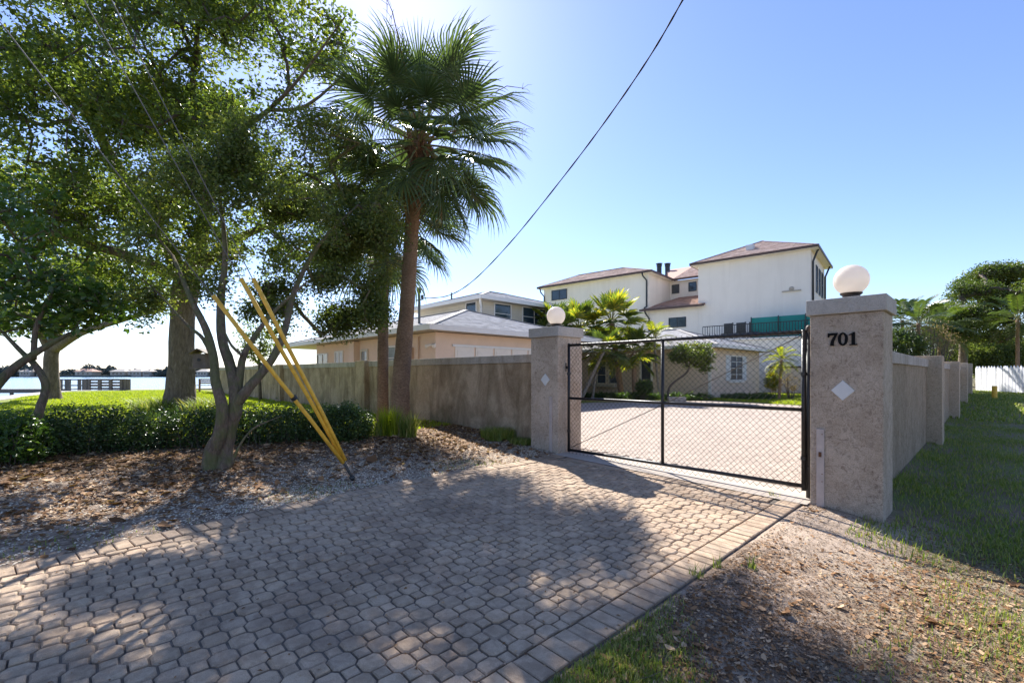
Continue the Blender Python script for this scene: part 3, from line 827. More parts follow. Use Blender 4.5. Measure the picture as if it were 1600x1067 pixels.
# ------------------------------------------------------------ building helpers (local coordinates)
def shingles(parent, e0, e1, t0, t1, course, tab, thick, mat, name='shingle'):
    e0, e1, t0, t1 = map(Vector, (e0, e1, t0, t1))
    ud = (e1-e0); ud.normalize(); up = ((t0+t1)/2-(e0+e1)/2); up = up-ud*up.dot(ud); H = up.length; up.normalize(); nrm = ud.cross(up)
    if nrm.z < 0: nrm = -nrm
    n = max(1, int(round(H/course))); V = []; F = []; R = []
    w1 = (e1-e0).dot(ud); tl = (t0-e0).dot(ud); tr = (t1-e0).dot(ud)
    for k in range(n):
        v0, v1 = k/n, min(1, (k+1.02)/n)
        L0, R0 = tl*v0, w1+(tr-w1)*v0; L1, R1 = tl*v1, w1+(tr-w1)*v1
        u = L0-random.uniform(0, tab)
        while u < R0:
            w = tab*random.uniform(.85, 1.15); a, b = max(u, L0)+.004, min(u+w, R0)-.004; u += w
            if b-a < .01: continue
            a1, b1 = min(max(a, L1), R1), max(min(b, R1), L1); th = thick*random.uniform(.6, 1.3)
            pts = [e0+ud*a+up*(H*v0)+nrm*th, e0+ud*b+up*(H*v0)+nrm*th, e0+ud*b1+up*(H*v1)+nrm*.004, e0+ud*a1+up*(H*v1)+nrm*.004, e0+ud*a+up*(H*v0), e0+ud*b+up*(H*v0)]
            i = len(V); V += [tuple(p) for p in pts]; F += [(i, i+1, i+2, i+3), (i+4, i+5, i+1, i)]; R += [random.random()]*6
    if not F: return
    me = npmesh(name, np.array(V), np.array(F), mat, R); o = link(name, me, parent); o['kind'] = 'stuff'; return o
def hip(parent, x0, x1, y0, y1, z, rise, oh, course, tab, thick, mat, fmat, smat, fh=.16, ins=None, back=True, ribs=False, sub='shingle'):
    X0, X1, Y0, Y1 = x0-oh, x1+oh, y0-oh, y1+oh
    if ins is None: k = min(X1-X0, Y1-Y0)/2; ins = (k, k, k, k) if True else None
    if X1-X0 >= Y1-Y0:
        r0 = (X0+ins[0], (Y0+Y1)/2, z+rise); r1 = (X1-ins[1], (Y0+Y1)/2, z+rise)
    else:
        r0 = ((X0+X1)/2, Y0+ins[0], z+rise); r1 = ((X0+X1)/2, Y1-ins[1], z+rise)
    A, B, C, D = (X0, Y0, z), (X1, Y0, z), (X1, Y1, z), (X0, Y1, z)
    m = MB()
    if X1-X0 >= Y1-Y0: pl = [(A, B, r1, r0), (B, C, r1, r1), (C, D, r0, r1), (D, A, r0, r0)]
    else: pl = [(A, B, r0, r0), (B, C, r1, r0), (C, D, r1, r1), (D, A, r0, r1)]
    for p in pl:
        q = []
        for v in p:
            if v not in q: q.append(v)
        m.face(q)
    m.face([D, C, B, A])
    rf = m.build('roof', smat, parent)
    for j, p in enumerate(pl):
        if j == 2 or (j == 3 and not back): continue
        shingles(rf, p[0], p[1], p[3], p[2], course, tab, thick, mat, sub)
    m = MB(); t = .05; g = .003
    m.box((X0-t, Y0-t, z-fh), (X1+t, Y0-g, z+.03)); m.box((X0-t, Y1+g, z-fh), (X1+t, Y1+t, z+.03))
    m.box((X1+g, Y0+g, z-fh), (X1+t, Y1-g, z+.03)); m.box((X0-t, Y0+g, z-fh), (X0-g, Y1-g, z+.03))
    m.build('fascia', fmat, parent)
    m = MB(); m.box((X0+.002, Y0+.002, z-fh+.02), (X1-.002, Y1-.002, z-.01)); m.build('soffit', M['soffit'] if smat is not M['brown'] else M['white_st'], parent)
    # hip and ridge caps
    m = MB()
    dz = Vector((0, 0, thick+.012))
    for a, b in ((A, r0), (B, r1 if X1-X0 >= Y1-Y0 else r0), (C, r1), (D, r0 if X1-X0 >= Y1-Y0 else r1), (r0, r1)):
        if (Vector(a)-Vector(b)).length > .3: m.bar(Vector(a)+dz, Vector(b)+dz, .2, .025)
    m.build('ridge_cap', mat, rf)
    return rf
def window(parent, face, a0, a1, z0, z1, p, nx=1, nz=1, pane=None, fm=None, fw=.06, name='window', depth=.05):
    """face 'y': wall plane y=p facing -y; 'x': wall plane x=p facing +x"""
    pane = pane or M['glass']; fm = fm or M['trim']
    if a0 > a1: a0, a1 = a1, a0
    def bx(m, u0, u1, w0, w1, d0, d1):
        if face == 'y': m.box((u0, p-d1, w0), (u1, p-d0, w1))
        else: m.box((p+d0, u0, w0), (p+d1, u1, w1))
    m = MB()
    bx(m, a0, a1, z1-fw, z1, -.01, depth); bx(m, a0, a1, z0, z0+fw, -.01, depth+.012)
    bx(m, a0, a0+fw, z0+fw, z1-fw, -.01, depth); bx(m, a1-fw, a1, z0+fw, z1-fw, -.01, depth)
    for i in range(1, nx): u = a0+(a1-a0)*i/nx; bx(m, u-fw*.3, u+fw*.3, z0+fw, z1-fw, -.01, depth-.01)
    for i in range(1, nz): w = z0+(z1-z0)*i/nz; bx(m, a0+fw, a1-fw, w-fw*.25, w+fw*.25, -.008, depth-.014)
    f = m.build(name, fm, parent)
    for i in range(nx):
        for j in range(nz):
            m = MB(); ua = a0+(a1-a0)*i/nx+(fw if i == 0 else fw*.3); ub = a0+(a1-a0)*(i+1)/nx-(fw if i == nx-1 else fw*.3)
            wa = z0+(z1-z0)*j/nz+(fw if j == 0 else fw*.25); wb = z0+(z1-z0)*(j+1)/nz-(fw if j == nz-1 else fw*.25)
            bx(m, ua, ub, wa, wb, .002, .012); m.build('pane', pane, f)
    return f

# ------------------------------------------------------------ peach house behind the left wall
hx, hy, hz = -12.5, 8.45, .27
H1 = empty('peach_house', (hx, hy, hz), 0, 'peach house with grey shingle roofs, garage doors and a cream clad upper storey', 'house')
def wY(px0, py0, px1, py1, Y):       # window rectangle in local coords on a -y wall
    xa, za = onY(px0, py0, Y); xb, zb = onY(px1, py1, Y); return xa-hx, xb-hx, min(za, zb)-hz, max(za, zb)-hz
m = MB(); m.box((-10.3, 0, -.3), (0, 7.75, 2.60)); m.build('wall', M['peach'], H1)
hip(H1, -13.3, 0, 0, 7.75, 2.74, 1.28, .62, .145, .26, .006, M['shingle'], M['trim'], M['trim'], .14, (4.5, 4.0))
x, z = onY(549, 550, 8.2); m = MB(); m.box((x-.22-hx, -.25, -.2), (x+.22-hx, 0-.002, 2.56)); m.build('pilaster', M['peach'], H1)
for (p0, q0, p1, q1, nxx, nzz, pn) in ((496, 553, 513, 572, 2, 2, 'glassc'), (524, 549, 537, 570, 2, 1, 'louver'), (605, 541, 620, 563, 1, 2, 'glassc')):
    a0, a1, z0, z1 = wY(p0, q0, p1, q1, 8.45); window(H1, 'y', a0, a1, z0-.35, z1, 0, nxx, nzz, M[pn])
a0, a1, z0, z1 = wY(564, 546, 576, 570, 8.45)
f = window(H1, 'y', a0, a1, 0, z1, 0, 1, 2, M['glassc'], M['siding'], .1, 'door')
a0, a1, z0, z1 = wY(643, 543, 646.5, 560, 8.45); m = MB(); m.box((a0, -.1, z0-.2), (a1, -.002, z1)); m.build('meter_box', M['pipeb'], H1)
a0, _, z0, z1 = wY(656, 520, 658, 562, 8.45); m = MB(); m.tube([(a0, -.05, .4), (a0, -.05, 2.5)], .025, 8); m.build('conduit', M['pipeb'], H1)
# garage doors on the +x face
y0, zt = onX(709, 541.5, hx); y1, _ = onX(832, 545, hx)
ng = 7; L = (15.4-y0)/ng
m = MB(); m.box((.0, y0-hy-.08, zt-hz), (.06, 15.45-hy, zt-hz+.08)); m.build('lintel', M['trim'], H1)
for i in range(ng):
    a = y0-hy+i*L; dr = MB(); dr.box((.002, a+.04, -.1), (.035, a+L-.04, zt-hz-.004)); d = dr.build('garage_door_panel', M['lampw'], H1)
    for j in range(3):
        mm = MB(); w = (L-.2)/1; z1_ = zt-hz-.1-j*.62
        mm.box((.037, a+.12, z1_-.5), (.05, a+L-.12, z1_)); mm.build('raised_panel', M['lampw'], d, bevel=.012)
# floodlights at the corner
m = MB(); m.box((-.06, -.05, 2.13), (.03, .0-.002, 2.22)); fl = m.build('floodlight', M['lampw'], H1)
for sx, sy in ((-.22, -.16), (.16, -.12)):
    mm = MB(); a = Vector((0, -.04, 2.2)); b = Vector((sx, sy-.06, 2.12)); mm.tube([a, a.lerp(b, .35), b, b+(b-a).normalized()*.02], [.015, .035, .07, .06], 12); mm.build('lamp_head', M['lampw'], fl, smooth=True)
# upper storey
ux0, ux1, uy0, uy1 = -23.8-hx, -17.9-hx, 14.95-hy, 22.3-hy; uz = 5.12
m = MB(); m.box((ux0, uy0, 0), (ux1, uy1, uz-.12)); m.build('upper_wall', M['siding'], H1)
m = MB(); zc = 3.0
while zc < uz-.15:
    m.box((ux0-.0, uy0-.022, zc), (ux1+.0, uy0-.002, zc+.135)); m.box((ux1+.002, uy0, zc), (ux1+.022, uy1, zc+.135)); zc += .15
m.build('siding_boards', M['siding'], H1, kind='stuff')
hip(H1, ux0, ux1, uy0, uy1, uz, 1.05, .6, .145, .26, .006, M['shingle'], M['trim'], M['trim'], .16)
Yw, Xw = uy0+hy, ux1+hx
a0, a1, z0, z1 = wY(728.5, 473, 746, 489, Yw); window(H1, 'y', a0, a1, z0, z1, uy0-.02, 1, 1)
for p0, p1, q0, q1, n in ((771, 798, 471, 495, 1), (815, 852, 477, 500, 2)):
    ya, za = onX(p0, q0, Xw); yb, zb = onX(p1, q1, Xw); window(H1, 'x', ya-hy, yb-hy, za-1.15-hz, za-.05-hz, ux1+.02, n, 2)
# downpipe at the upper corner
m = MB(); m.tube([(ux1+.45, uy0-.5, uz-.1), (ux1+.42, uy0-.5, uz-.22), (ux1+.05, uy0-.12, uz-.42), (ux1+.05, uy0-.12, 3.0)], .055, 10); m.build('downpipe', M['trim'], H1, smooth=True)
m = MB(); m.tube([(ux0+1.6, uy0+1.2, uz+.3), (ux0+1.6, uy0+1.2, uz+.95)], .05, 8); m.build('vent_pipe', M['galv'], H1)
# ------------------------------------------------------------ beige cottage wing behind the gate
cx_, cy_, cz_ = -9.46, 22.5, .29
H2 = empty('beige_cottage', (cx_, cy_, cz_), 0, 'low beige cottage with pale hip roof seen through the chain link gate', 'house')
m = MB(); m.box((-9.9, 0, -.3), (0, 6.8, 2.52)); m.build('wall', M['beige'], H2)
hip(H2, -9.9, 0, 0, 6.8, 2.62, 1.22, .55, .15, .28, .006, M['shingle'], M['trim'], M['trim'], .14)
m = MB(); m.box((-.12, -.03, -.1), (.03, -.002, 2.5)); m.build('corner_trim', M['trim'], H2)
def w2(px0, py0, px1, py1):
    xa, za = onY(px0, py0, cy_); xb, zb = onY(px1, py1, cy_); return xa-cx_, xb-cx_, min(za, zb)-cz_, max(za, zb)-cz_
a0, a1, z0, z1 = w2(933, 558, 948, 600); window(H2, 'y', a0, a1, z0, z1, 0, 1, 3, None, M['siding'])
a0, a1, z0, z1 = w2(951, 557, 967, 600); window(H2, 'y', a0, a1, z0, z1, 0, 1, 3, None, M['siding'])
a0, a1, z0, z1 = w2(1000, 559, 1020, 613); f = window(H2, 'y', a0, a1, 0, z1, 0, 1, 1, None, M['trim'], .1, 'door')
m = MB(); m.box((a0+.18, -.03, .5), (a1-.18, -.014, .9)); m.build('grille', M['pipeb'], f)
a0, a1, _, _ = w2(920, 600, 965, 603); m = MB(); m.box((a0, -.35, .45), (a1, -.002, .62)); m.build('planter_ledge', M['soffit'], H2)
ya, za = onX(1140, 555, cx_); yb, zb = onX(1160, 592, cx_); z1 = za-cz_; z0 = z1-1.35
window(H2, 'x', ya-cy_, yb-cy_, z0, z1, 0, 2, 4)
for s0, s1 in ((ya-cy_-.52, ya-cy_-.03), (yb-cy_+.03, yb-cy_+.52)):
    m = MB(); m.box((.002, s0, z0), (.035, s1, z1)); sh = m.build('shutter', M['louver'], H2)
    for k in range(12):
        mm = MB(); zz = z0+.06+k*(z1-z0-.12)/12; mm.box((.037, s0+.05, zz), (.052, s1-.05, zz+.06)); mm.build('slat', M['louver'], sh)
m = MB(); m.box((.002, ya-cy_-.1, z0-.1), (.08, yb-cy_+.1, z0-.01)); m.build('sill', M['trim'], H2)
m = MB(); m.box((-.02, -.08, 2.2), (.06, -.034, 2.32)); m.build('wall_lamp', M['lampw'], H2)
# low link wall at the rear right of the court
BW = empty('garden_wall', (-9.0, 31.0, .3), 0, 'low beige wall with dark coping beyond the date palm, seen through the gate', 'wall')
m = MB(); m.box((-.4, 0, -.3), (7.9, .2, 1.55)); m.build('wall_panel', M['beige'], BW)
m = MB(); m.box((-.45, -.04, 1.553), (7.9, .24, 1.66)); m.build('wall_cap', M['brown'], BW)

# ------------------------------------------------------------ white three storey house
O = c2w(19.7, 30.0, .3)
RZ = math.atan2(.105, .9948)
H3 = empty('white_house', tuple(O), RZ, 'large white stucco house with terracotta tile roofs standing over the cottage', 'house')
ex = 9.55
m = MB(); m.box((-7.23, 0, -.5), (0, 7.2, ex-.1)); m.build('wall', M['white_st'], H3)
hip(H3, -7.23, 0, 0, 7.2, ex, 1.85, .45, .30, .30, .018, M['rooftile'], M['brown'], M['brown'], .14, sub='roof_tile')
m = MB(); m.box((-21.8, 0.01, -.5), (-11.2, 8.8, ex-.1)); m.build('wall', M['white_st'], H3)
hip(H3, -21.8, -11.2, 0, 8.8, ex, 1.75, .45, .30, .30, .018, M['rooftile'], M['brown'], M['brown'], .14, (1.6, 4.8), sub='roof_tile')
m = MB(); m.box((-11.19, 4.6, -.5), (-7.24, 12, ex-.1)); m.build('wall', M['white_st'], H3)
m = MB(); A, B, C, D = (-10.8, 4.15, ex-.02), (-7.65, 4.15, ex-.02), (-7.65, 9.5, ex+2.1), (-13.5, 9.5, ex+2.1); m.face([A, B, C, D]); m.face([A, D, (-13.5, 9.5, ex-.1), (-10.8, 4.2, ex-.1)]); rf = m.build('roof', M['rooftile'], H3)
shingles(rf, A, B, (-10.8, 9.5, ex+2.1), C, .30, .30, .018, M['rooftile'], 'roof_tile')
m = MB(); m.box((-10.9, 4.08, ex-.16), (-7.6, 4.14, ex+.01)); m.build('fascia', M['brown'], H3)
# pent roof and lower storey filling the recess
m = MB(); m.box((-11.19, .005, -.5), (-7.24, 4.59, 6.35)); m.build('wall', M['white_st'], H3)
m = MB(); e0, e1, t0, t1 = (-11.7, -.5, 6.42), (-6.7, -.5, 6.42), (-10.3, 4.6, 7.95), (-7.23, 4.6, 7.95)
m.face([e0, e1, t1, t0]); m.face([e0, t0, (-11.19, 4.6, 6.42)]); m.face([e1, (-6.7, .0, 6.42), t1]); m.face([e0, (-11.19, 4.6, 6.42), (-6.7, 0, 6.42), e1]); rf = m.build('pent_roof', M['brownroof'], H3)
shingles(rf, e0, (-7.23, -.5, 6.42), t0, t1, .30, .30, .018, M['brownroof'], 'roof_tile')
m = MB(); m.box((-11.75, -.56, 6.27), (-6.65, -.505, 6.44)); m.build('fascia', M['brown'], H3)
m = MB(); m.box((-7.9, 2.6, 7.35), (-7.3, 3.1, 7.75)); m.build('roof_vent', M['trim'], H3)
def onL(px, py, yl):   # point on the local plane y = yl of the white house
    r = (px-HX)/FPX; a = 19.7+.648*yl; b = 30+.762*yl; X = (r*b-a)/(.762+.648*r); d = b-.648*X; return X, EYE+(HY-py)/FPX*d-.3
def w3(px0, py0, px1, py1, yl, nx=1, nz=1, **k):
    xa, za = onL(px0, py0, yl); xb, zb = onL(px1, py1, yl); window(H3, 'y', xa, xb, min(za, zb), max(za, zb), yl, nx, nz, None, M['dkpipe'], .05, **k)
w3(862, 454.5, 886, 467, .01, 2); w3(1045, 497, 1072, 510.5, .005, 2); w3(1050, 445.5, 1061.5, 458, 4.6); w3(1076, 441.5, 1088.5, 454.5, 4.6)
m = MB(); m.box((-7.28, 2.0, 8.1), (-7.235, 2.9, 9.0)); m.build('window', M['glass'], H3)
for k in range(3): window(H3, 'x', 2.3+k*1.5, 3.1+k*1.5, 6.9, 8.8, 0, 1, 2, None, M['dkpipe'], .05)
for k in range(2): window(H3, 'x', 2.3+k*2.5, 3.8+k*2.5, 4.0, 5.9, 0, 2, 1, None, M['dkpipe'], .05)
def pipe(pts, name='downpipe'): m = MB(); m.tube(pts, .065, 8); m.build(name, M['dkpipe'], H3, smooth=True)
pipe([(-11.55, -.45, ex-.1), (-11.5, -.4, ex-.35), (-11.32, -.09, ex-.7), (-11.32, -.09, 6.7), (-11.32, -.5, 6.55)])
pipe([(-11.32, -.45, 6.3), (-11.3, -.3, 6.1), (-11.1, -.09, 5.7), (-11.1, -.09, 3)])
pipe([(-22.0, -.4, ex-.1), (-21.95, -.3, ex-.5), (-21.7, -.09, ex-.9), (-21.7, -.09, 3)])
pipe([(.38, .5, ex-.12), (.3, .5, ex-.2), (.09, .3, ex-.9), (.09, .3, 4)])
pipe([(.38, 6.8, ex-.12), (.09, 6.8, ex-.9), (.09, 6.8, 3)])
for px in (1030, 1043):
    x, z = onL(px, 412, 9.0); m = MB(); m.tube([(x, 9, z-1.6), (x, 9, z-.35)], .24, 12); m.tube([(x, 9, z-.3), (x, 9, z-.12)], .27, 12); m.tube([(x, 9, z-.05), (x, 9, z)], .33, 12)
    m.tube([(x, 9, z-.36), (x, 9, z-.04)], .17, 10); m.build('chimney_pipe', M['dkpipe'], H3, smooth=False)
x, z = onL(1222, 456, 0); x1, _ = onL(1252, 454, 0); m = MB(); m.box((x, -.12, z-.04), (x1, -.002, z+.03)); m.tube([((x+x1)/2, -.01, z+.15), ((x+x1)/2, -.16, z+.15)], [.16, .05], 10); m.build('wall_fixture', M['soffit'], H3)
m = MB(); m.box((-4.2, 1.2, ex+.75), (-3.7, 1.8, ex+1.15)); m.build('roof_vent', M['trim'], H3)
# terrace with teal screen
TR = empty('terrace', tuple(O), RZ, 'white terrace block of the white house carrying a black railing and teal screen', 'terrace')
m = MB(); m.box((-6.2, -2.6, -.5), (1.4, -.01, 3.45)); m.build('terrace_wall', M['white_st'], TR)
m = MB(); m.box((-6.3, -2.7, 3.453), (1.5, -.008, 3.55)); m.build('floor_slab', M['trim'], TR)
x0_, zt_ = onL(1174, 497, -1.9); m = MB(); m.box((x0_, -1.9, 3.553), (1.0, -1.82, zt_)); m.build('teal_screen', M['teal'], TR)
m = MB(); m.box((x0_, -1.817, zt_-.06), (1.0, -.02, zt_)); m.build('teal_awning', M['teal'], TR)
for xx in (x0_, x0_+1.6, x0_+3.1): m = MB(); m.tube([(xx, -1.97, 3.55), (xx, -1.97, zt_+.05)], .035, 8); m.build('screen_post', M['dkpipe'], TR)
m = MB(); m.bar((-6.1, -2.5, 4.5), (1.4, -2.5, 4.5), .05, .05); m.bar((-6.1, -2.5, 3.68), (1.4, -2.5, 3.68), .04, .04); m.build('handrail', M['black'], TR)
k = -6.1
while k <= 1.41:
    m = MB(); m.bar((k, -2.5, 3.553), (k, -2.5, 4.48), .03, .03); m.build('baluster', M['black'], TR); k += .16
m = MB()
for q in range(3):
    xx = -4.9+q*.8; m.bar((xx, -2.0, 3.95), (xx+.6, -2.0, 3.95), .5, .06); m.bar((xx, -1.75, 3.98), (xx+.6, -1.75, 4.72), .05, .1)
    m.box((xx, -1.78, 3.95), (xx+.6, -1.72, 4.7))
    for a, b in ((0, -2.2), (.57, -2.2), (0, -1.8), (.57, -1.8)): m.bar((xx+a, b, 3.55), (xx+a, b, 3.95), .04, .04)
tag(m.build('terrace_chairs', M['dkpipe'], None), 'row of dark patio seats on the terrace beside the teal screen', 'bench'); bpy.data.objects['terrace_chairs'].name = 'patio_seat'
ps = bpy.data.objects['patio_seat']; ps.location = O; ps.rotation_euler = (0, 0, RZ)
# ------------------------------------------------------------ palms
def fan_frond(seed, petL=1.15, bladeR=.95, n=40, spread=2.15, droop=.35, mats=None, w=.034):
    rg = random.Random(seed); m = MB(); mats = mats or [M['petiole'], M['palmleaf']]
    pts = [(0, 0, 0), (petL*.4, 0, .03), (petL*.75, 0, .02), (petL, 0, -.03)]
    m.tube(pts, [.026, .018, .014, .012], 5, 0)
    V = []; R = []
    cx, cz = petL, -.03
    cost = bladeR*.38
    for i in range(n):
        t = -1+2*i/(n-1); a = t*spread; k = 1-abs(t)
        bx = cx+cost*k*.8; bz = cz-.25*cost*k*k
        L = bladeR*(.72+.34*k)*rg.uniform(.9, 1.08)
        dx, dy = math.cos(a), math.sin(a)
        ww = w*rg.uniform(.85, 1.15)
        side = Vector((-dy, dx, 0)); fold = .5 if i % 2 else -.5
        b = len(m.v); prev = None; dr = droop*rg.uniform(.6, 1.6)
        segs = [0, .3, .58, .8, 1.0]; wid = [.35, 1.0, .85, .5, .06]
        lift = .10*(1-k)
        for q, wd in zip(segs, wid):
            r = L*q; z = bz+lift*r*1.0+.07*fold*wd*.1-dr*L*max(0, q-.35)**1.7
            c = Vector((bx+dx*r*(1-.18*max(0, q-.5)), dy*r*(1-.18*max(0, q-.5)), z))
            sdv = side*ww*wd*.5+Vector((0, 0, fold*ww*wd*.55))
            m.v += [tuple(c-sdv), tuple(c+sdv)]
        for q in range(4):
            m.f.append((b+2*q, b+2*q+1, b+2*q+3, b+2*q+2)); m.m.append(1)
    me = m.mesh('frond', mats)
    at = me.attributes.new('rnd', 'FLOAT', 'POINT'); at.data.foreach_set('value', [rg.uniform(0, .95) for _ in m.v])
    return me
def pin_frond(seed, L=1.6, n=34, lw=.03, ll=.42, curve=.9, mats=None):
    rg = random.Random(seed); m = MB(); mats = mats or [M['petiole'], M['palmyel']]
    def rp(t): return Vector((L*(t-.22*curve*t*t), 0, L*curve*(.28*t-.62*t*t)))
    m.tube([rp(t/7) for t in range(8)], [.02-.0022*t for t in range(8)], 5, 0)
    for i in range(n):
        t = .16+.84*i/n; c = rp(t); l = ll*math.sin(PI*(.12+.80*(t-.1)))*rg.uniform(.85, 1.1)
        for s in (-1, 1):
            d = Vector((.65, s*.95, rg.uniform(-.1, .28))).normalized(); b = len(m.v)
            sd = d.cross(Vector((0, 0, 1))).normalized()*lw*.5
            p1 = c+d*l*.5; p2 = c+d*l+Vector((0, 0, -.28*l))
            m.v += [tuple(c-sd*.5), tuple(c+sd*.5), tuple(p1+sd), tuple(p1-sd), tuple(p2)]
            m.f += [(b, b+1, b+2, b+3), (b+3, b+2, b+4)]; m.m += [1, 1]
    me = m.mesh('frond', mats)
    at = me.attributes.new('rnd', 'FLOAT', 'POINT'); at.data.foreach_set('value', [rg.uniform(0, .95) for _ in m.v])
    return me
def palm(label, base, path, radii, metas, nf, scale=1.0, elev=(-.75, 1.35), group=None, trunkmat='palmtrunk', husk=True, seed=1, spikes=0, dead=0, name='palm_tree'):
    rd = random.Random(seed); root = empty(name, base, 0, label, 'palm', group); off = Vector(base)
    m = MB(); pp = [Vector(p)-off for p in path]; fine = []; fr_ = []
    for i in range(len(pp)-1):
        k = max(3, int((pp[i+1]-pp[i]).length/.12))
        for j in range(k): t = j/k; fine.append(pp[i].lerp(pp[i+1], t)); fr_.append((radii[i]+(radii[i+1]-radii[i])*t)*(1+.02*math.sin(len(fine)*2.4)+rd.uniform(-.012, .012)))
    fine.append(pp[-1]); fr_.append(radii[-1]); m.tube(fine, fr_, 16, 0, True, .02); m.build('trunk', M[trunkmat], root, smooth=True)
    top = fine[-1]
    if husk:
        m = MB(); r0 = radii[-1]
        for i in range(46):
            a = i*2.4; z = -.15-rd.uniform(0, 1)*.75*scale; d = Vector((math.cos(a), math.sin(a), 0)); p = top+d*r0*.8+Vector((0, 0, z))
            q = p+d*rd.uniform(.06, .2)+Vector((0, 0, rd.uniform(.18, .42)))
            m.tube([p, p.lerp(q, .6)+d*.03, q], [.035, .03, .012], 4, 0)
        m.build('husk', M['boots'], root, kind='stuff')
    for i in range(nf):
        u = (i+.5)/nf; el = elev[1]+(elev[0]-elev[1])*u**.85+rd.gauss(0, .07); az = i*2.39996+rd.gauss(0, .15)
        o = link('frond', rd.choice(metas), root)
        sc = scale*rd.uniform(.86, 1.1)*(.9 if u < .12 else 1)
        o.scale = (sc, sc, sc)
        Rm = Matrix.Rotation(az, 4, 'Z') @ Matrix.Rotation(-el, 4, 'Y') @ Matrix.Rotation(rd.gauss(0, .25), 4, 'X')
        o.rotation_euler = Rm.to_euler(); o.location = top+Vector((math.cos(az), math.sin(az), 0))*radii[-1]*.6+Vector((0, 0, .12*scale-.35*scale*u))
    if spikes:
        m = MB()
        for i in range(spikes):
            az = rd.uniform(0, 2*PI); el = rd.uniform(.3, 1.25); d = Vector((math.cos(az)*math.cos(el), math.sin(az)*math.cos(el), math.sin(el)))
            L = rd.uniform(2.1, 2.9)*scale; pts = [top, top+d*L*.5, top+d*L*.85+Vector((0, 0, -.1)), top+d*L+Vector((0, 0, -.35))]
            m.tube(pts, [.014, .011, .008, .004], 4, 0)
            for j in range(26):
                t = .45+.55*rd.random(); p = pts[1].lerp(pts[3], (t-.45)/.55); v = Vector((rd.gauss(0, 1), rd.gauss(0, 1), rd.gauss(0, .7)-.2)).normalized()*rd.uniform(.12, .35)
                m.tube([p, p+v*.6, p+v+Vector((0, 0, -.05))], [.004, .003, .002], 3, 0, False)
        m.build('flower_stalks', M['boots'], root, kind='stuff')
    for i in range(dead):
        az = i*2.1+seed; Rm = Matrix.Rotation(az, 4, 'Z') @ Matrix.Rotation(1.25+rd.uniform(-.15, .15), 4, 'Y')
        o = link('dead_frond', deadfan, root); o.scale = (.85*scale, .6*scale, .85*scale); o.rotation_euler = Rm.to_euler(); o.location = top+Vector((math.cos(az), math.sin(az), 0))*radii[-1]-Vector((0, 0, .35))
    return root
deadfan = fan_frond(99, .8, .8, 30, 1.6, .8, [M['boots'], M['deadfrond']])
fans = [fan_frond(k, 1.1, .98, 48, 2.25, .40+.12*k) for k in range(4)]
b1 = P(624, 662, 9.5); b1.z = .36
palm('tall cabbage palm with a thick leaning trunk and full crown in front of the wall', tuple(b1), [b1-Vector((0, 0, .2)), P(626, 600, 9.5), P(636, 480, 9.5), P(642, 380, 9.5), P(648, 300, 9.4), P(655, 218, 9.3)], [.225, .185, .155, .145, .14, .17], fans, 56, 1.0, (-.95, 1.5), 'cabbage palms by the wall', seed=3, spikes=3, dead=4)
b2 = P(598, 655, 10.3); b2.z = .38
palm('shorter darker cabbage palm standing just left of the tall one', tuple(b2), [b2-Vector((0, 0, .2)), P(598, 600, 10.3), P(599, 480, 10.3), P(600, 400, 10.4), P(604, 335, 10.5)], [.14, .125, .115, .11, .13], fans, 28, .95, (-1.0, 1.0), 'cabbage palms by the wall', seed=9, dead=5)
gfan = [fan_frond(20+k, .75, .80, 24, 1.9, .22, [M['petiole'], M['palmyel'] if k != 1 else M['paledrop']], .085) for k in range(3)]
pin = [pin_frond(40+k) for k in range(3)]
def gpalm(label, bx, by, d, tx, ty, r, metas, nf, sc, el, seed, tm='palmtrunk', husk=False, name='palm_tree', mid=None):
    b = P(bx, by, d); b.z = .27; t = P(tx, ty, d); mids = [P(*q) for q in (mid or [])]
    palm(label, tuple(b), [b-Vector((0, 0, .1))]+mids+[t], [r*1.2]+[r]*(len(mids)+1), metas, nf, sc, el, 'garden palms behind the gate', tm, husk, seed, name=name)
gpalm('yellow green fan palm with the highest crown in the garden clump', 972, 622, 23, 955, 500, .13, gfan, 30, 1.0, (-.6, 1.4), 31)
gpalm('dark green fan palm right of the highest one in the garden clump', 992, 622, 22, 990, 548, .11, gfan, 26, .9, (-.6, 1.3), 32)
gpalm('fan palm behind the left gate pillar, leaning pale trunk', 905, 618, 20.5, 945, 545, .07, gfan, 18, .75, (-.7, 1.2), 33, 'paletrunk')
gpalm('bushy fan palm spreading beside the globe of the left gate pillar', 905, 618, 23.5, 905, 512, .12, gfan, 32, 1.0, (-.6, 1.4), 34)
gpalm('fan palm leaf clump left of the globe lamp', 868, 618, 25.5, 868, 508, .1, gfan, 24, .95, (-.4, 1.4), 35)
gpalm('feathery palm with spiky top above the cottage roof edge', 1030, 620, 22, 1022, 530, .05, pin, 16, .75, (-.2, 1.4), 36, 'paletrunk')
gpalm('feathery palm with drooping yellow fronds in front of cottage windows', 925, 620, 21.5, 945, 575-30, .06, pin, 22, .85, (-.9, 1.2), 37, 'paletrunk', mid=[(930, 590, 21.5)])
gpalm('small date palm with thin trunk on the lawn beyond the gate', 1217, 612, 21, 1221, 562, .055, pin, 24, .56, (-.7, 1.4), 38, 'palmtrunk')
b = P(1440, 560, 34); dpin = [pin_frond(60+k, 2.4, 30, .06, .7, .8, [M['petiole'], M['paledrop'] if k else M['palmleaf']]) for k in range(2)]
def rpalm(px, py, d, label, seed, sc=1.0, nf=22):
    t = P(px, py, d); b = Vector((t.x, t.y, .3)); palm(label, tuple(b), [b, t], [.12, .1], dpin, nf, sc, (-.7, 1.4), 'palms behind the right wall', 'palmtrunk', False, seed)
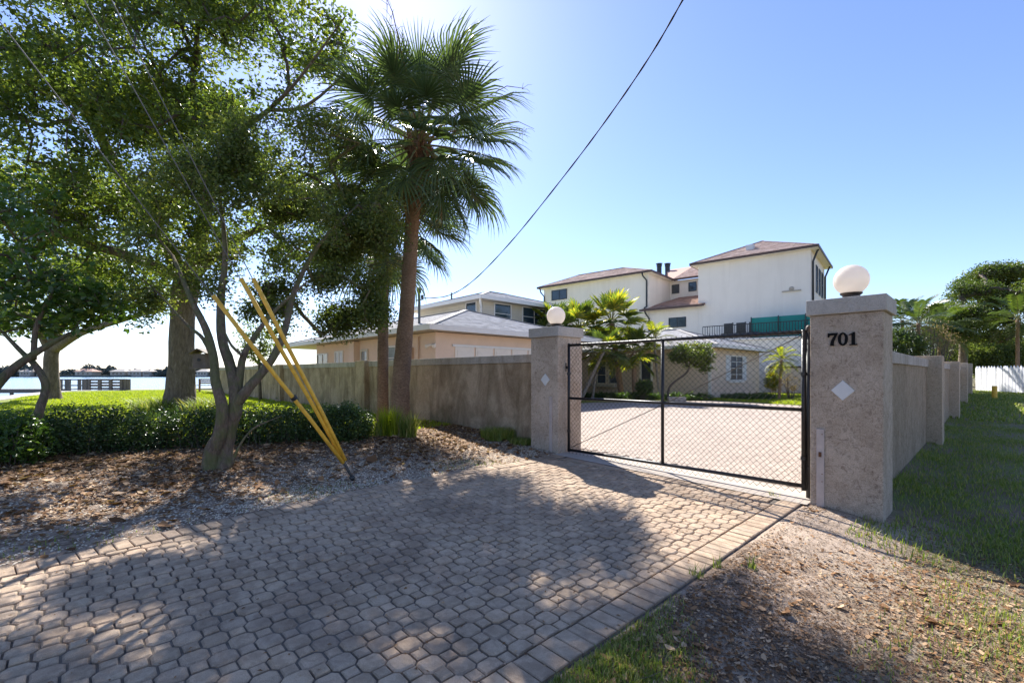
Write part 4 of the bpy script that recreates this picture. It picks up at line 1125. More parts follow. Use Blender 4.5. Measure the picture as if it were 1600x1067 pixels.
rpalm(1435, 505, 30, 'feathery palm nearest the right gate pillar behind the wall', 51)
rpalm(1468, 515, 36, 'feathery palm in the middle of the row behind the wall', 52, 1.2)
rpalm(1410, 500, 33, 'feathery palm half hidden by the right gate pillar', 53, .9, 16)
rpalm(1590, 500, 34, 'yellowish feathery palm at the right edge above the white fence', 54, 1.1, 20)

# ------------------------------------------------------------ trees
def L(d, *q): return [P(x, y, d if not isinstance(d, (list, tuple)) else d[i]) for i, (x, y) in enumerate(q)]
bA = P(280, 640, 13.5); bA.z = .38
tr = [bA-Vector((0, 0, .25)), P(281, 620, 13.5), P(284, 570, 13.5), P(285, 500, 13.5), P(290, 450, 13.4), P(292, 425, 13.3)]
limA = [(tr, [.50, .40, .33, .31, .34, .30]),
        (L([13.3, 13, 12.6, 12.2, 12, 11.8], (286, 440), (260, 380), (220, 320), (165, 230), (130, 150), (122, 40)), [.22, .19, .16, .13, .10, .05]),
        (L([13.3, 12.8, 12.2, 11.4, 10.6, 10, 9.4], (296, 440), (318, 350), (330, 290), (360, 220), (420, 172), (470, 120), (540, 25)), [.24, .18, .12, .08, .05, .03, .012]),
        (L([13.3, 13, 12.6, 12.2], (298, 440), (350, 385), (440, 345), (540, 320)), [.16, .12, .08, .03]),
        (L([13.2, 12, 11, 10.5], (288, 435), (200, 400), (100, 370), (10, 330)), [.16, .12, .09, .05]),
        (L([12.2, 11.4, 10.8], (330, 290), (300, 180), (310, 40)), [.12, .08, .04]),
        (L([10.6, 10.2, 9.8], (420, 172), (480, 165), (560, 95)), [.05, .035, .012])]
blA = [cb(60, 60, 11, 3.0, 2.5, 2.6, 2.3), cb(230, 60, 11, 2.9, 2.4, 2.4, 2.6), cb(380, 110, 10.8, 2.0, 2.0, 2.0, 1.7), cb(480, 60, 10, .9, 1.2, 1.1, .35),
       cb(100, 250, 11.5, 2.9, 2.3, 1.9, 1.7), cb(300, 260, 11.8, 2.6, 2.2, 1.9, 1.7), cb(480, 330, 12.2, 1.9, 1.8, 1.6, 1.3), cb(60, 400, 12, 2.2, 1.6, .9, .8), cb(200, 380, 11.5, 2.6, 1.8, 1.2, 1.5), cb(20, 300, 10.5, 2.0, 1.8, 1.8, 1.3), cb(150, 160, 9.5, 2.6, 1.8, 2.0, 1.8)]
grow('oak_tree', 'big live oak with a thick straight trunk behind the hedge and spreading leafy crown', 'broadleaf trees on the left', tuple(bA), limA, blA, 1250, 66, .115, M['oakleaf'], M['bark'], .008, .42, 5, gap=1.9, gthr=.45, keep=sunny)
bB = P(80, 623, 20); bB.z = .38
limB = [([bB-Vector((0, 0, .25)), P(80, 612, 20), P(80, 585, 20), P(80, 560, 20), P(84, 535, 20)], [.50, .31, .26, .25, .22]),
        (L([20, 19.5, 19, 18.5], (84, 545), (125, 520), (180, 503), (260, 480)), [.22, .16, .11, .04]),
        (L([20, 19.5, 19, 18.5], (82, 545), (105, 480), (150, 420), (200, 380)), [.2, .15, .1, .05]),
        (L([20, 19.5, 19], (78, 545), (40, 480), (-20, 430)), [.2, .14, .07])]
grow('oak_tree', 'farther oak with flared pale trunk at the water end of the lawn', 'broadleaf trees on the left', tuple(bB), limB,
     [cb(60, 440, 19.5, 3.2, 2.5, 1.5, 2), cb(190, 440, 19, 2.6, 2, 1.2, 1.3), cb(230, 490, 18.5, 1.6, 1.3, .55, .5), cb(40, 500, 19, 2.0, 1.5, .5, .5), cb(100, 330, 19, 4.5, 3, 2.0, 2)], 330, 60, .15, M['smallleaf'], M['bark'], .012, .6, 6, gap=1.4, gthr=.5)
bC = P(338, 738, 5.75); bC.z = .24
limC = [([bC+Vector((-.02, -.02, -.15)), P(330, 712, 5.75), P(343, 680, 5.75), P(348, 645, 5.75), P(344, 622, 5.75), P(336, 592, 5.8), P(334, 560, 5.9), P(322, 515, 6.0), P(300, 470, 6.1), P(270, 400, 6.4)], [.145, .10, .08, .072, .062, .055, .05, .045, .035, .02]),
        ([bC+Vector((.10, .05, -.1)), P(352, 705, 5.85), P(360, 665, 5.85), P(368, 638, 5.85), P(366, 600, 5.9), P(358, 565, 6.0), P(347, 530, 6.1), P(345, 470, 6.3), P(352, 390, 6.6), P(340, 290, 7)], [.125, .09, .085, .08, .07, .065, .06, .05, .035, .02]),
        (L([5.85, 5.9, 6.0, 6.1, 6.3, 6.6, 6.9, 7.2], (368, 632), (392, 602), (415, 575), (434, 545), (448, 505), (462, 450), (500, 380), (560, 320)), [.075, .06, .052, .048, .042, .035, .027, .012]),
        (L([5.9, 5.95, 6.0, 6.2, 6.4], (372, 618), (378, 565), (392, 535), (425, 490), (480, 440)), [.05, .045, .035, .025, .012]),
        (L([5.9, 5.9, 6.0], (378, 555), (362, 540), (352, 520)), [.022, .018, .01]),
        (L([5.9, 6.0, 6.3, 6.6], (336, 570), (318, 530), (290, 505), (240, 450)), [.03, .025, .018, .01]),
        (L([5.6, 5.6, 5.7, 5.8], (362, 728), (375, 695), (398, 668), (440, 650)), [.018, .014, .010, .004])]
blC = [cb(470, 380, 7.2, 1.25, 1.1, .85, 2.2), cb(360, 330, 7.0, 1.2, 1.1, 1.0, 1.8), cb(540, 420, 7.6, .75, .8, .6, 1.3), cb(300, 400, 6.8, .9, .9, .7, 1.0), cb(500, 260, 7.5, .9, .9, .8, .9),
       cb(400, 450, 6.6, .8, .7, .4, .5), cb(570, 490, 7.6, .5, .5, .25, .28), cb(480, 500, 7.4, .9, .7, .30, .8), cb(430, 470, 7.2, .9, .7, .35, .8), cb(545, 480, 7.8, .6, .5, .4, .6), cb(250, 470, 6.6, .6, .6, .2, .3), cb(560, 360, 7.6, .7, .7, .8, 1.0), cb(420, 270, 7.2, 1.0, .9, .8, 1.2)]
grow('ornamental_tree', 'small twisted multi stem tree with mossy base in the mulch bed', 'broadleaf trees on the left', tuple(bC), limC, blC, 960, 66, .056, M['smallleaf'], M['bark_s'], .0042, .24, 7, gap=3.6, gthr=.4, keep=sunny)
bD = P(25, 770, 5.6); bD.z = .26
limD = [([bD-Vector((0, 0, .1)), P(35, 735, 5.7), P(48, 690, 5.8), P(62, 640, 5.9), P(72, 608, 6.0), P(66, 588, 6.0), P(52, 567, 6.1), P(34, 550, 6.2), P(5, 520, 6.3)], [.075, .06, .055, .05, .048, .042, .038, .03, .02]),
        (L([5.6, 5.8, 6.0, 6.2], (-30, 640), (0, 595), (45, 558), (110, 520)), [.07, .055, .045, .02]),
        (L([6.1, 6.2, 6.4], (52, 562), (60, 500), (100, 430)), [.035, .028, .012])]
grow('broadleaf_tree', 'near leaning tree with big dark leaves at the left edge', 'broadleaf trees on the left', tuple(bD), limD,
     [cb(60, 470, 6.4, .95, .7, .45, 1.6), cb(10, 350, 6.5, .9, .9, .8, 1.0), cb(150, 470, 6.6, .55, .5, .3, .7)], 105, 26, .10, M['bigleaf'], M['bark_s'], .005, .3, 8, elong=1.5)
def shrub(name, label, base, blobs, ncl, nleaf, size, mat, rcl=.12, seed=1, group=None, elong=2.0, cat='shrub', twig=.004, sprout=6):
    rg = np.random.default_rng(seed); rd = random.Random(seed); root = empty(name, base, 0, label, cat, group); off = Vector(base)
    w = np.array([b[2] for b in blobs], float); w /= w.sum(); cs = []
    for _ in range(ncl):
        b = blobs[rg.choice(len(blobs), p=w)]; q = rg.normal(size=3); q /= np.linalg.norm(q); q *= rg.uniform(.2, 1)**.4
        p = Vector(b[0])+c2w(q[0]*b[1][0], q[1]*b[1][1], q[2]*b[1][2])
        if p.z < off.z+.03: p.z = off.z+.03+abs(p.z-off.z)*.2
        cs.append(p)
    m = MB()
    for p in cs[::3]:
        g = Vector((off.x+(p.x-off.x)*.35, off.y+(p.y-off.y)*.35, off.z-.02)) if len(blobs) < 3 else Vector((p.x+rd.uniform(-.1, .1), p.y+rd.uniform(-.1, .1), off.z-.02))
        mid = g.lerp(p, .5)+Vector((rd.gauss(0, .04), rd.gauss(0, .04), 0)); m.tube([g-off, mid-off, p-off], [twig*1.6, twig*1.2, twig*.6], 4, 0, False)
    m.build('stems', M['twig'], root, kind='stuff')
    C = np.repeat(np.array([tuple(p) for p in cs]), nleaf, axis=0); g = rg.normal(size=C.shape); g /= np.linalg.norm(g, axis=1)[:, None]; C += g*(rcl*rg.uniform(0, 1, len(C))**.5)[:, None]
    C[:, 2] = np.maximum(C[:, 2], off.z+.01)
    q = np.repeat(rg.uniform(0, .7, len(cs)), nleaf)*.6+rg.uniform(0, .55, len(C))
    o = link('foliage', leaf_mesh('foliage', C-np.array(base), size, mat, .8, False, q, elong), root); o['kind'] = 'stuff'; return root
# hedge: a clipped band along the lawn
hp = [(-90, 6.2), (0, 6.25), (140, 6.6), (280, 7.1), (420, 7.6), (510, 8.1)]
blH = []
for (p0, d0), (p1, d1) in zip(hp, hp[1:]):
    for k in range(5):
        t = k/5; px = p0+(p1-p0)*t; d = d0+(d1-d0)*t; c = c2w((px-HX)/FPX*d, d, .55+random.uniform(-.03, .04)); blH.append((c, (.42, .58+random.uniform(-.05, .1), .40+random.uniform(-.03, .05)), 1))
bs = c2w((200-HX)/FPX*6.8, 6.8, .30)
shrub('hedge', 'long low dark green hedge between the mulch bed and the lawn', tuple(bs), blH, 2600, 26, .043, M['hedgeleaf'], .14, 3, cat='hedge')
c = P(535, 668, 7.9); shrub('rounded_shrub', 'rounded bright topped shrub at the right end of the hedge by the palms', (c.x, c.y, .30), [((c), (.50, .5, .42), 1)], 420, 34, .043, M['hedgeleaf'], .12, 4)
c = P(15, 690, 5.6); shrub('straggly_shrub', 'straggly shrub with bare stems at the left edge before the hedge', (c.x, c.y, .25), [(c, (.42, .4, .33), 1)], 120, 26, .06, M['bigleaf'], .13, 5, twig=.006)
def clump(name, label, px, py, z, d, n, h, w, r, mat, lean=.6, group=None, seed=1, cat='grass clump'):
    rg = np.random.default_rng(seed); c = P(px, py, d); a = rg.uniform(0, 2*PI, n); rr = r*np.sqrt(rg.uniform(0, 1, n))
    B = np.stack([np.cos(a)*rr, np.sin(a)*rr, np.zeros(n)], 1); o = link(name, blade_mesh(name, B, h, w, mat, lean)); o.location = (c.x, c.y, z); return tag(o, label, cat, group)
gg = 'strappy grass clumps at the palm bases'
clump('grass_clump', 'yellow green strappy grass clump in front of both palm trunks', 608, 690, .33, 8.3, 420, .50, .014, .16, M['lawnb'], .45, gg, 1)
clump('grass_clump', 'green strappy grass clump right of the palm trunks', 636, 695, .33, 8.3, 380, .42, .014, .16, M['grassb'], .6, gg, 2)
clump('grass_clump', 'small sparse grass clump left of the palm trunks', 583, 690, .33, 8.2, 200, .32, .012, .18, M['grassb'], .8, gg, 3)
clump('weed_patch', 'bright green weeds at the foot of the wall beside the left gate pillar', 780, 680, .27, 8.6, 1500, .20, .010, .34, M['grassb'], .7, 'weeds', 4, 'weeds')
clump('weed_patch', 'low weeds touching the base of the left gate pillar', 815, 688, .22, 8.2, 900, .12, .010, .22, M['grassb'], .7, 'weeds', 5, 'weeds')
clump('liriope_clump', 'pale strappy plant clump left of the big oak trunk', 243, 640, .37, 12.9, 700, .40, .022, .55, M['grassb'], 1.1, 'strappy plants around the big oak', 6, 'plant')
clump('liriope_clump', 'pale strappy plant clump right of the big oak trunk', 325, 640, .37, 12.9, 700, .40, .022, .60, M['grassb'], 1.1, 'strappy plants around the big oak', 7, 'plant')
# garden plants behind the gate
c = P(1078, 565, 20.5); bE = P(1043, 622, 20.5); bE.z = .27
grow('bent_tree', 'small bent tree with a curved bare trunk against the cottage wall', None, tuple(bE), [([bE, P(1046, 605, 20.5), P(1060, 592, 20.5), P(1073, 582, 20.5), P(1079, 565, 20.5), P(1080, 548, 20.5)], [.06, .05, .045, .045, .04, .03])],
     [cb(1080, 553, 20.5, .95, .7, .55, 1), cb(1098, 568, 20.5, .4, .4, .35, .3)], 90, 60, .11, M['smallleaf'], M['twig'], .008, .26, 21)
c = P(1207, 595, 21.5); shrub('yellow_shrub', 'yellow leaved shrub left of the small date palm', (c.x, c.y, .3), [(c, (.32, .3, .42), 1)], 50, 30, .09, M['palmyel'], .14, 22)
c = P(1236, 597, 21.5); shrub('thin_shrub', 'thin reddish shrub right of the small date palm', (c.x, c.y, .3), [(c, (.35, .3, .42), 1)], 26, 12, .08, M['deadfrond'], .14, 23, twig=.012)
c = P(1006, 605, 20.5); shrub('flowering_plant', 'leafy plant before the cottage door', (c.x, c.y, .28), [(c, (.36, .3, .35), 1)], 60, 30, .13, M['bigleaf'], .14, 24, elong=3)
blG = []
for i in range(14): q = P(905+i*15, 615, 22.3-i*.1); q.z = .40; blG.append((q, (.4, .35, .16), 1))
q = P(980, 615, 21.8); shrub('ground_cover_bed', 'low green plants along the foot of the cottage wall', (q.x, q.y, .27), blG, 260, 30, .10, M['bigleaf'], .16, 25, cat='planting bed')
blG = []
for i in range(9): q = P(1140+i*7, 617, 21.5); q.z = .36; blG.append((q, (.4, .7, .14), 1))
q = P(1165, 617, 21.5); shrub('ground_cover_bed', 'low shaded green plants below the shuttered cottage window', (q.x, q.y, .27), blG, 260, 30, .09, M['hedgeleaf'], .16, 26, cat='planting bed')
q = P(1057, 617, 20.3); m = MB(); m.box((-.38, -.15, 0), (.38, .15, .20)); o = m.build('planter_box', M['concrete'], None, bevel=.02); o.location = (q.x, q.y, .27); o.rotation_euler = (0, 0, .7); tag(o, 'small pale trough planter by the bent tree', 'planter')
# trees on the right
def rtree(px, py, d, blobs, label, n, nl, sz, mat, seed, trunk=True):
    b = P(px, 600, d); b.z = .3; t = P(px, py, d)
    grow('spreading_tree', label, 'trees beyond the right wall', tuple(b), [([b-Vector((0, 0, .2)), b.lerp(t, .5)+Vector((.2, 0, 0)), t], [.35, .28, .15])], blobs, n, nl, sz, mat, M['bark'], .02, .8, seed, .9, droop=.0, gap=.9, gthr=.5)
rtree(1560, 520, 42, [cb(1575, 440, 42, 3.8, 3, 1.3, 1.6), cb(1520, 470, 42, 2.6, 2.5, 1.0, 1), cb(1600, 490, 42, 4.2, 3, 1.5, 1.5), cb(1545, 515, 42, 3.6, 3, 1.3, 1.2)], 'tall spreading tree above the white picket fence', 420, 70, .24, M['paledrop'], 61)
rtree(1500, 500, 38, [cb(1495, 490, 38, 1.9, 1.6, .8, 1), cb(1520, 455, 39, 1.5, 1.4, .6, .8), cb(1560, 425, 40, 1.9, 1.6, .5, .9), cb(1480, 520, 37, 1.6, 1.5, .8, .8), cb(1600, 455, 36, 1.3, 1.5, .6, .6)], 'layered feathery tree with flat tiers behind the right wall', 330, 70, .18, M['paledrop'], 66)
rtree(1530, 550, 50, [cb(1530, 545, 50, 4.5, 2.5, 1.5, 1), cb(1590, 545, 48, 4, 2.5, 1.5, 1)], 'darker lower tree filling in behind the white fence', 260, 70, .26, M['smallleaf'], 62)
c = P(1450, 540, 27); shrub('bare_shrub', 'tangled grey leafless shrub behind the right wall', (c.x, c.y, .3), [(c, (1.6, 1.2, 1.3), 1)], 420, 6, .10, M['deadfrond'], .5, 63, twig=.012, cat='shrub')
c = P(1405, 545, 24); shrub('leafy_shrub', 'green shrub behind the wall next to the right gate pillar', (c.x, c.y, .3), [(c, (1.2, 1.0, .9), 1)], 160, 40, .13, M['paledrop'], .35, 64)
for k_, (px_, w_) in enumerate(((1500, 2.2), (1540, 2.6), (1590, 3.0))):
    c = P(px_, 562, 40); shrub('leafy_shrub', ['dark shrub mass where the right wall ends', 'dark green shrub mass behind the middle of the white fence', 'dark green shrub mass behind the right end of the white fence'][k_], (c.x, c.y, .3), [(c, (w_, 1.5, 1.3), 1)], 190, 40, .2, M['smallleaf'], .5, 70+k_)
bF = P(407, 600, 19); bF.z = .35
grow('yard_tree', 'small loose tree rising beyond the left wall next to the peach house', 'broadleaf trees on the left', tuple(bF), [([bF, P(405, 560, 19), P(408, 530, 19)], [.07, .05, .03])], [cb(405, 535, 19, .9, .6, 1.0, 1)], 60, 30, .12, M['smallleaf'], M['twig'], .012, .3, 65)

# ------------------------------------------------------------ guy wires
anch = c2w((552-HX)/FPX*5.6, 5.6, .19)
gd = [((-.75, -1.05, 2.20), 8.6, 375, 435), ((-.66, -1.02, 2.25), 8.6, 392, 435), ((-1.05, -.85, 2.05), 7.6, 327, 462)]
def ray_on(px, py, d): return P(px, py, d)
for k, (px, py, d, qx, qy, word) in enumerate(((375, 435, 4.55, 130, 0, 'middle'), (392, 435, 4.62, 160, 0, 'rightmost'), (327, 462, 4.35, 0, 65, 'leftmost and lowest'))):
    e = P(px, py, d); dr = (e-anch); 
    # direction fixed by the anchor and the upper point on the same sight line fan
    root = empty('guy_wire', tuple(anch+Vector((.012*k, .01*k, 0))), 0, 'galvanised guy wire with a yellow plastic guard, %s of the three' % word, 'guy wire', 'guy wires with yellow guards')
    dr.normalize(); Lw_ = (e-anch).length; o0 = Vector((0, 0, 0))
    m = MB(); m.tube([o0+dr*.0, dr*(Lw_*4.3)], .0045, 6, 0); m.build('wire', M['galv'], root, smooth=True)
    m = MB(); a = dr*.30; b = dr*Lw_; sag = Vector((0, 0, -.02)); off2 = dr.orthogonal().normalized()*.02
    m.tube([a+off2*.5, a.lerp(b, .3)+off2, a.lerp(b, .65)+off2+sag, b+off2*.4], .0215, 12, 0, True); m.build('guard', M['yellow'], root, smooth=True)
    if k == 2:
        mm = MB(); t = a.lerp(b, .44)+off2; mm.tube([t-dr*.02, t+dr*.02], .034, 10); mm.build('guard_clip', M['black'], root)
m = MB(); m.tube([(0, 0, -.3), (.0, 0, .0), tuple((P(375, 435, 4.55)-anch).normalized()*.33)], .011, 8); m.tube([(0, 0, .02), tuple((P(375, 435, 4.55)-anch).normalized()*.06)], .03, 10)
o = m.build('anchor_rod', M['dkpipe'], None, smooth=True); o.location = anch; tag(o, 'dark steel anchor rod in the shell bed holding the guy wires', 'anchor')
# overhead cable and service mast
mast = P(655, 506, 16.5)
ms = empty('service_mast', tuple(mast), 0, 'thin grey electric service mast on the peach house roof', 'mast')
mt = P(655, 458, 16.5); m = MB(); m.tube([(0, 0, -.6), tuple(mt-mast)], .045, 10); m.build('mast_pipe', M['galv'], ms, smooth=True)
m = MB(); tp = mt-mast; m.tube([tp, tp+Vector((0, 0, .12)), tp+Vector((.1, -.1, .14)), tp+Vector((.16, -.14, .02))], [.06, .075, .06, .05], 10); m.build('weather_head', M['dkpipe'], ms, smooth=True)
m = MB(); m.bar(tp+Vector((-.2, 0, -.25)), tp+Vector((.25, 0, -.25)), .04, .04); m.tube([tp+Vector((.2, 0, -.22)), tp+Vector((.2, 0, -.1))], .05, 8); m.build('insulator', M['dkpipe'], ms)
cab = [(662, 466, 16.4), (700, 462, 15.4), (740, 438, 14.3), (800, 376, 12.6), (880, 277, 10.6), (950, 184, 9.2), (1015, 89, 8.1), (1067, 0, 7.3), (1100, -62, 6.8), (1180, -230, 5.8)]
pts = [P(*q) for q in cab]; fine = []
for i in range(len(pts)-1):
    p0 = pts[max(i-1, 0)]; p1 = pts[i]; p2 = pts[i+1]; p3 = pts[min(i+2, len(pts)-1)]
    for k in range(14): t = k/14; fine.append(.5*((2*p1)+(-p0+p2)*t+(2*p0-5*p1+4*p2-p3)*t*t+(-p0+3*p1-3*p2+p3)*t**3))
fine.append(pts[-1]); m = MB(); m.tube(fine, [.014+.003*math.sin(i*1.1) for i in range(len(fine))], 8)
tag(m.build('overhead_cable', M['wire'], None, smooth=True), 'twisted black service cable sagging down to the peach house mast', 'cable')
bpy.data.objects['overhead_cable'].data.transform(Matrix())

# ------------------------------------------------------------ things by the water
c = P(316, 575, 9.6); BH = empty('bird_house', (c.x, c.y, c.z), TH, 'weathered wooden bird house hanging beside the twisted tree', 'bird house')
m = MB(); m.box((-.13, -.1, 0.02), (.13, .1, .30)); m.build('box', M['wood'], BH)
m = MB(); m.box((-.18, -.14, -.02), (.18, .14, .018)); m.build('floor_board', M['wood'], BH)
for s in (-1, 1): m = MB(); m.bar((0, 0, .40), (s*.19, 0, .30), .34, .02); m.build('roof_board', M['wood'], BH)
m = MB(); m.tube([(0, -.11, .17), (0, -.102, .17)], .035, 12); m.build('entry_hole', M['black'], BH)
m = MB(); m.tube([(0, 0, .38), (.05, 0, 1.3)], .004, 4); m.build('hanging_wire', M['galv'], BH)
def bench(px, z, d, w, label, name='garden_bench', mat='woodred'):
    c = c2w((px-HX)/FPX*d, d, z); r = empty(name, tuple(c), TH, label, 'bench')
    for s in (-1, 1):
        for yy in (-.2, .2): m = MB(); m.box((s*w/2-.04, yy-.04, 0), (s*w/2+.04, yy+.04, .42 if yy < 0 else .82)); m.build('leg', M[mat], r)
    for k in range(4): m = MB(); m.box((-w/2, -.24+k*.12, .42), (w/2, -.15+k*.12, .45)); m.build('seat_slat', M[mat], r)
    for k in range(3): m = MB(); m.box((-w/2, .245, .52+k*.11), (w/2, .27, .60+k*.11)); m.build('back_slat', M[mat], r)
bench(329, .38, 27.5, 1.6, 'brown wooden bench on the lawn facing the bay')
dk = c2w((150-HX)/FPX*31.5, 31.5, .30); DR = empty('dock_railing', tuple(dk), TH, 'weathered timber dock railing at the lawn edge', 'railing')
w0 = 31.5/FPX
def rx(px): return (px-150)*w0
for px in (95, 104, 108, 124, 131): m = MB(); m.box((rx(px)-.07, -.07, -.3), (rx(px)+.07, .07, .80)); m.build('post', M['wood'], DR)
for z in (.40, .80): m = MB(); m.box((rx(93), -.1, z-.04), (rx(137), -.072, z+.04)); m.build('rail', M['wood'], DR)
for px in (139, 142, 159, 176, 193, 199, 204): m = MB(); m.box((rx(px)-.10, -.2, -.2), (rx(px)+.10, -.1, .84)); m.build('post', M['wood'], DR)
for k in range(4): m = MB(); m.box((rx(137), -.098, .12+k*.2), (rx(199), -.05, .25+k*.2)); m.build('back_board', M['wood'], DR)
m = MB(); m.box((rx(142), -.04, .40), (rx(196), .4, .46)); m.build('bench_seat', M['woodred'], DR)
jt = c2w((40-HX)/FPX*38, 38, .05); JT = empty('jetty', tuple(jt), TH+.1, 'low weathered wooden jetty over the water at the far left', 'jetty')
for k in range(34): m = MB(); m.box((-5+k*.26, -.6, .12), (-4.76+k*.26, .6, .19)); m.build('deck_plank', M['wood'], JT)
m = MB(); m.box((-5, -.7, -.12), (3.8, -.61, .18)); m.build('edge_beam', M['wood'], JT)
for k in range(5): m = MB(); m.tube([(-4.6+k*2, -.5, -2), (-4.6+k*2, -.5, .1)], .12, 8); m.build('pile', M['wood'], JT)
# seawall walk along the bank
mb = MB(); path = [(-24, -5.2), (-29, -2.45), (-35, -1.5), (-41.0, -.35), (-41.2, 12), (-41.2, 40)]
for (a, b), (c_, d_) in zip(path, path[1:]):
    v = Vector((c_-a, d_-b, 0)).normalized(); n_ = Vector((v.y, -v.x, 0))
    q = [Vector((a, b, 0)), Vector((c_, d_, 0))]
    w_ = 1.0
    top = [(q[0].x-n_.x*w_*0, q[0].y, .40), (q[1].x, q[1].y, .40), (q[1].x-n_.x*w_, q[1].y-n_.y*w_, .40), (q[0].x-n_.x*w_, q[0].y-n_.y*w_, .40)]
    bot = [(x, y, -2.2) for x, y, _ in top]
    mb.face(top[::-1]); mb.face([bot[0], bot[1], top[1], top[0]]); mb.face([bot[2], bot[3], top[3], top[2]])
tag(mb.build('seawall', M['seam']), 'pale concrete seawall walk along the water', kind='structure')
# far shore houses and trees
rg = np.random.default_rng(5)
fh = [(130, 26, 'terracotta'), (183, 22, 'white_a'), (210, 20, 'white_b'), (228, 10, 'grey'), (315, 16, 'white_c'), (38, 16, 'white_d'), (64, 14, 'cream')]
desc = {'terracotta': 'low far house with terracotta roof across the bay', 'white_a': 'white far house left of a pair across the bay', 'white_b': 'long white flat roofed far house across the bay', 'grey': 'tiny grey far house close to the big oak trunk across the bay',
        'white_c': 'far white house seen under the bird house', 'white_d': 'far white house left of the farther oak', 'cream': 'far cream house touching the farther oak trunk'}
for px, w, kx in fh:
    d = 341; c = c2w((px-HX)/FPX*d, d, .2); wd = w*d/FPX; r = empty('far_house', tuple(c), TH, desc[kx], 'house', 'houses across the bay')
    m = MB(); m.box((-wd/2, 0, -.5), (wd/2, 8, 3.0)); m.build('wall', M['soffit'], r)
    m = MB(); hw = wd/2+.6; m.face([(-hw, -.6, 3), (hw, -.6, 3), (hw-3.5, 4, 5.2), (-hw+3.5, 4, 5.2)]); m.face([(hw, -.6, 3), (hw, 8.6, 3), (hw-3.5, 4, 5.2)]); m.face([(-hw, 8.6, 3), (-hw, -.6, 3), (-hw+3.5, 4, 5.2)]); m.face([(hw, 8.6, 3), (-hw, 8.6, 3), (-hw+3.5, 4, 5.2), (hw-3.5, 4, 5.2)])
    m.build('roof', M['rooftile'] if kx == 'terracotta' else M['cap'], r)
    for q in range(3): m = MB(); m.box((-wd*.35+q*wd*.28, -.06, .8), (-wd*.35+q*wd*.28+1.4, -.01, 2.3)); m.build('window', M['glass'], r)
n = 1300; px = rg.uniform(-500, 620, n); hgt = rg.uniform(3.5, 7.5, n)*(.8+.35*np.sin(px*.05)+.2*np.sin(px*.19)); dd = rg.uniform(344, 400, n)**1.0
Cs = []; 
for i in range(n):
    c = c2w((px[i]-HX)/FPX*dd[i], dd[i], .3); k = 55
    g = rg.normal(size=(k, 3)); g /= np.linalg.norm(g, axis=1)[:, None]; g *= rg.uniform(.4, 1, (k, 1)); g *= np.array([3.2, 3.2, hgt[i]*.5]); g += np.array([c.x, c.y, .3+hgt[i]*.55]); Cs.append(g)
Cs = np.concatenate(Cs); o = link('far_tree_belt', leaf_mesh('far_tree_belt', Cs, 2.0, M['farleaf'], .6, elong=1.4)); tag(o, 'hazy belt of trees along the far shore', kind='stuff', cat='trees')

# ------------------------------------------------------------ picket fence and yellow post on the right
fa = c2w((1524-HX)/FPX*31, 31, .30); fb = c2w((1680-HX)/FPX*24, 24, .30); fd = (fb-fa); FL = fd.length; ang = math.atan2(fd.y, fd.x)
PF = empty('picket_fence', tuple(fa), ang, 'white picket fence closing the far end of the grass strip', 'fence')
np_ = int(FL/.26); mm = MB(); 
mm.v = [(-.105, 0, -.3), (.105, 0, -.3), (.105, 0, 1.55), (0, 0, 1.72), (-.105, 0, 1.55), (-.105, .03, -.3), (.105, .03, -.3), (.105, .03, 1.55), (0, .03, 1.72), (-.105, .03, 1.55)]
mm.f = [(0, 1, 2, 3, 4), (9, 8, 7, 6, 5), (0, 5, 6, 1), (1, 6, 7, 2), (2, 7, 8, 3), (3, 8, 9, 4), (4, 9, 5, 0)]; mm.m = [0]*7
pk = mm.mesh('picket', M['picket'])
for i in range(np_):
    o = link('picket', pk, PF); o.location = (i*.26+.13, 0, random.uniform(-.015, .015)); o.rotation_euler = (0, random.gauss(0, .01), 0)
for z in (.35, 1.25): m = MB(); m.box((0, .032, z), (FL, .08, z+.1)); m.build('rail', M['picket'], PF)
for i in range(int(FL/2.4)+1): m = MB(); m.box((i*2.4, .082, -.3), (i*2.4+.1, .19, 1.7)); m.build('post', M['picket'], PF)
q = PG(1554, 628, .1); m = MB(); m.tube([(0, 0, -.2), (0, 0, .72)], .10, 14); m.tube([(0, 0, .72), (0, 0, .80)], [.11, .09], 14); o = m.build('marker_post', M['yellow'], None, smooth=False); o.location = (q.x, q.y, .1); tag(o, 'short yellow marker post on the grass before the white fence', 'post')

# ------------------------------------------------------------ ground litter, shell gravel, grass
def scatter(n, xr, yr, dens=None, fn=None):
    r = RNG; x = r.uniform(xr[0], xr[1], n); y = r.uniform(yr[0], yr[1], n)
    k = np.ones(n, bool)
    if fn is not None: k = fn(x, y)
    x, y = x[k], y[k]; z = np.array([gz_full(a, b) for a, b in zip(x, y)]); return np.stack([x, y, z], 1)
def patch(x, y, f, s=0.0): return .5+.5*np.sin(x*f+s)*np.sin(y*f*1.13+s*2+np.sin(x*f*.6))
offd = np.vectorize(lambda x, y: not in_drive(x, y, .0))
def camd(x, y): return -ST*x+CT*y
U = lambda x: RNG.uniform(0, 1, len(x))
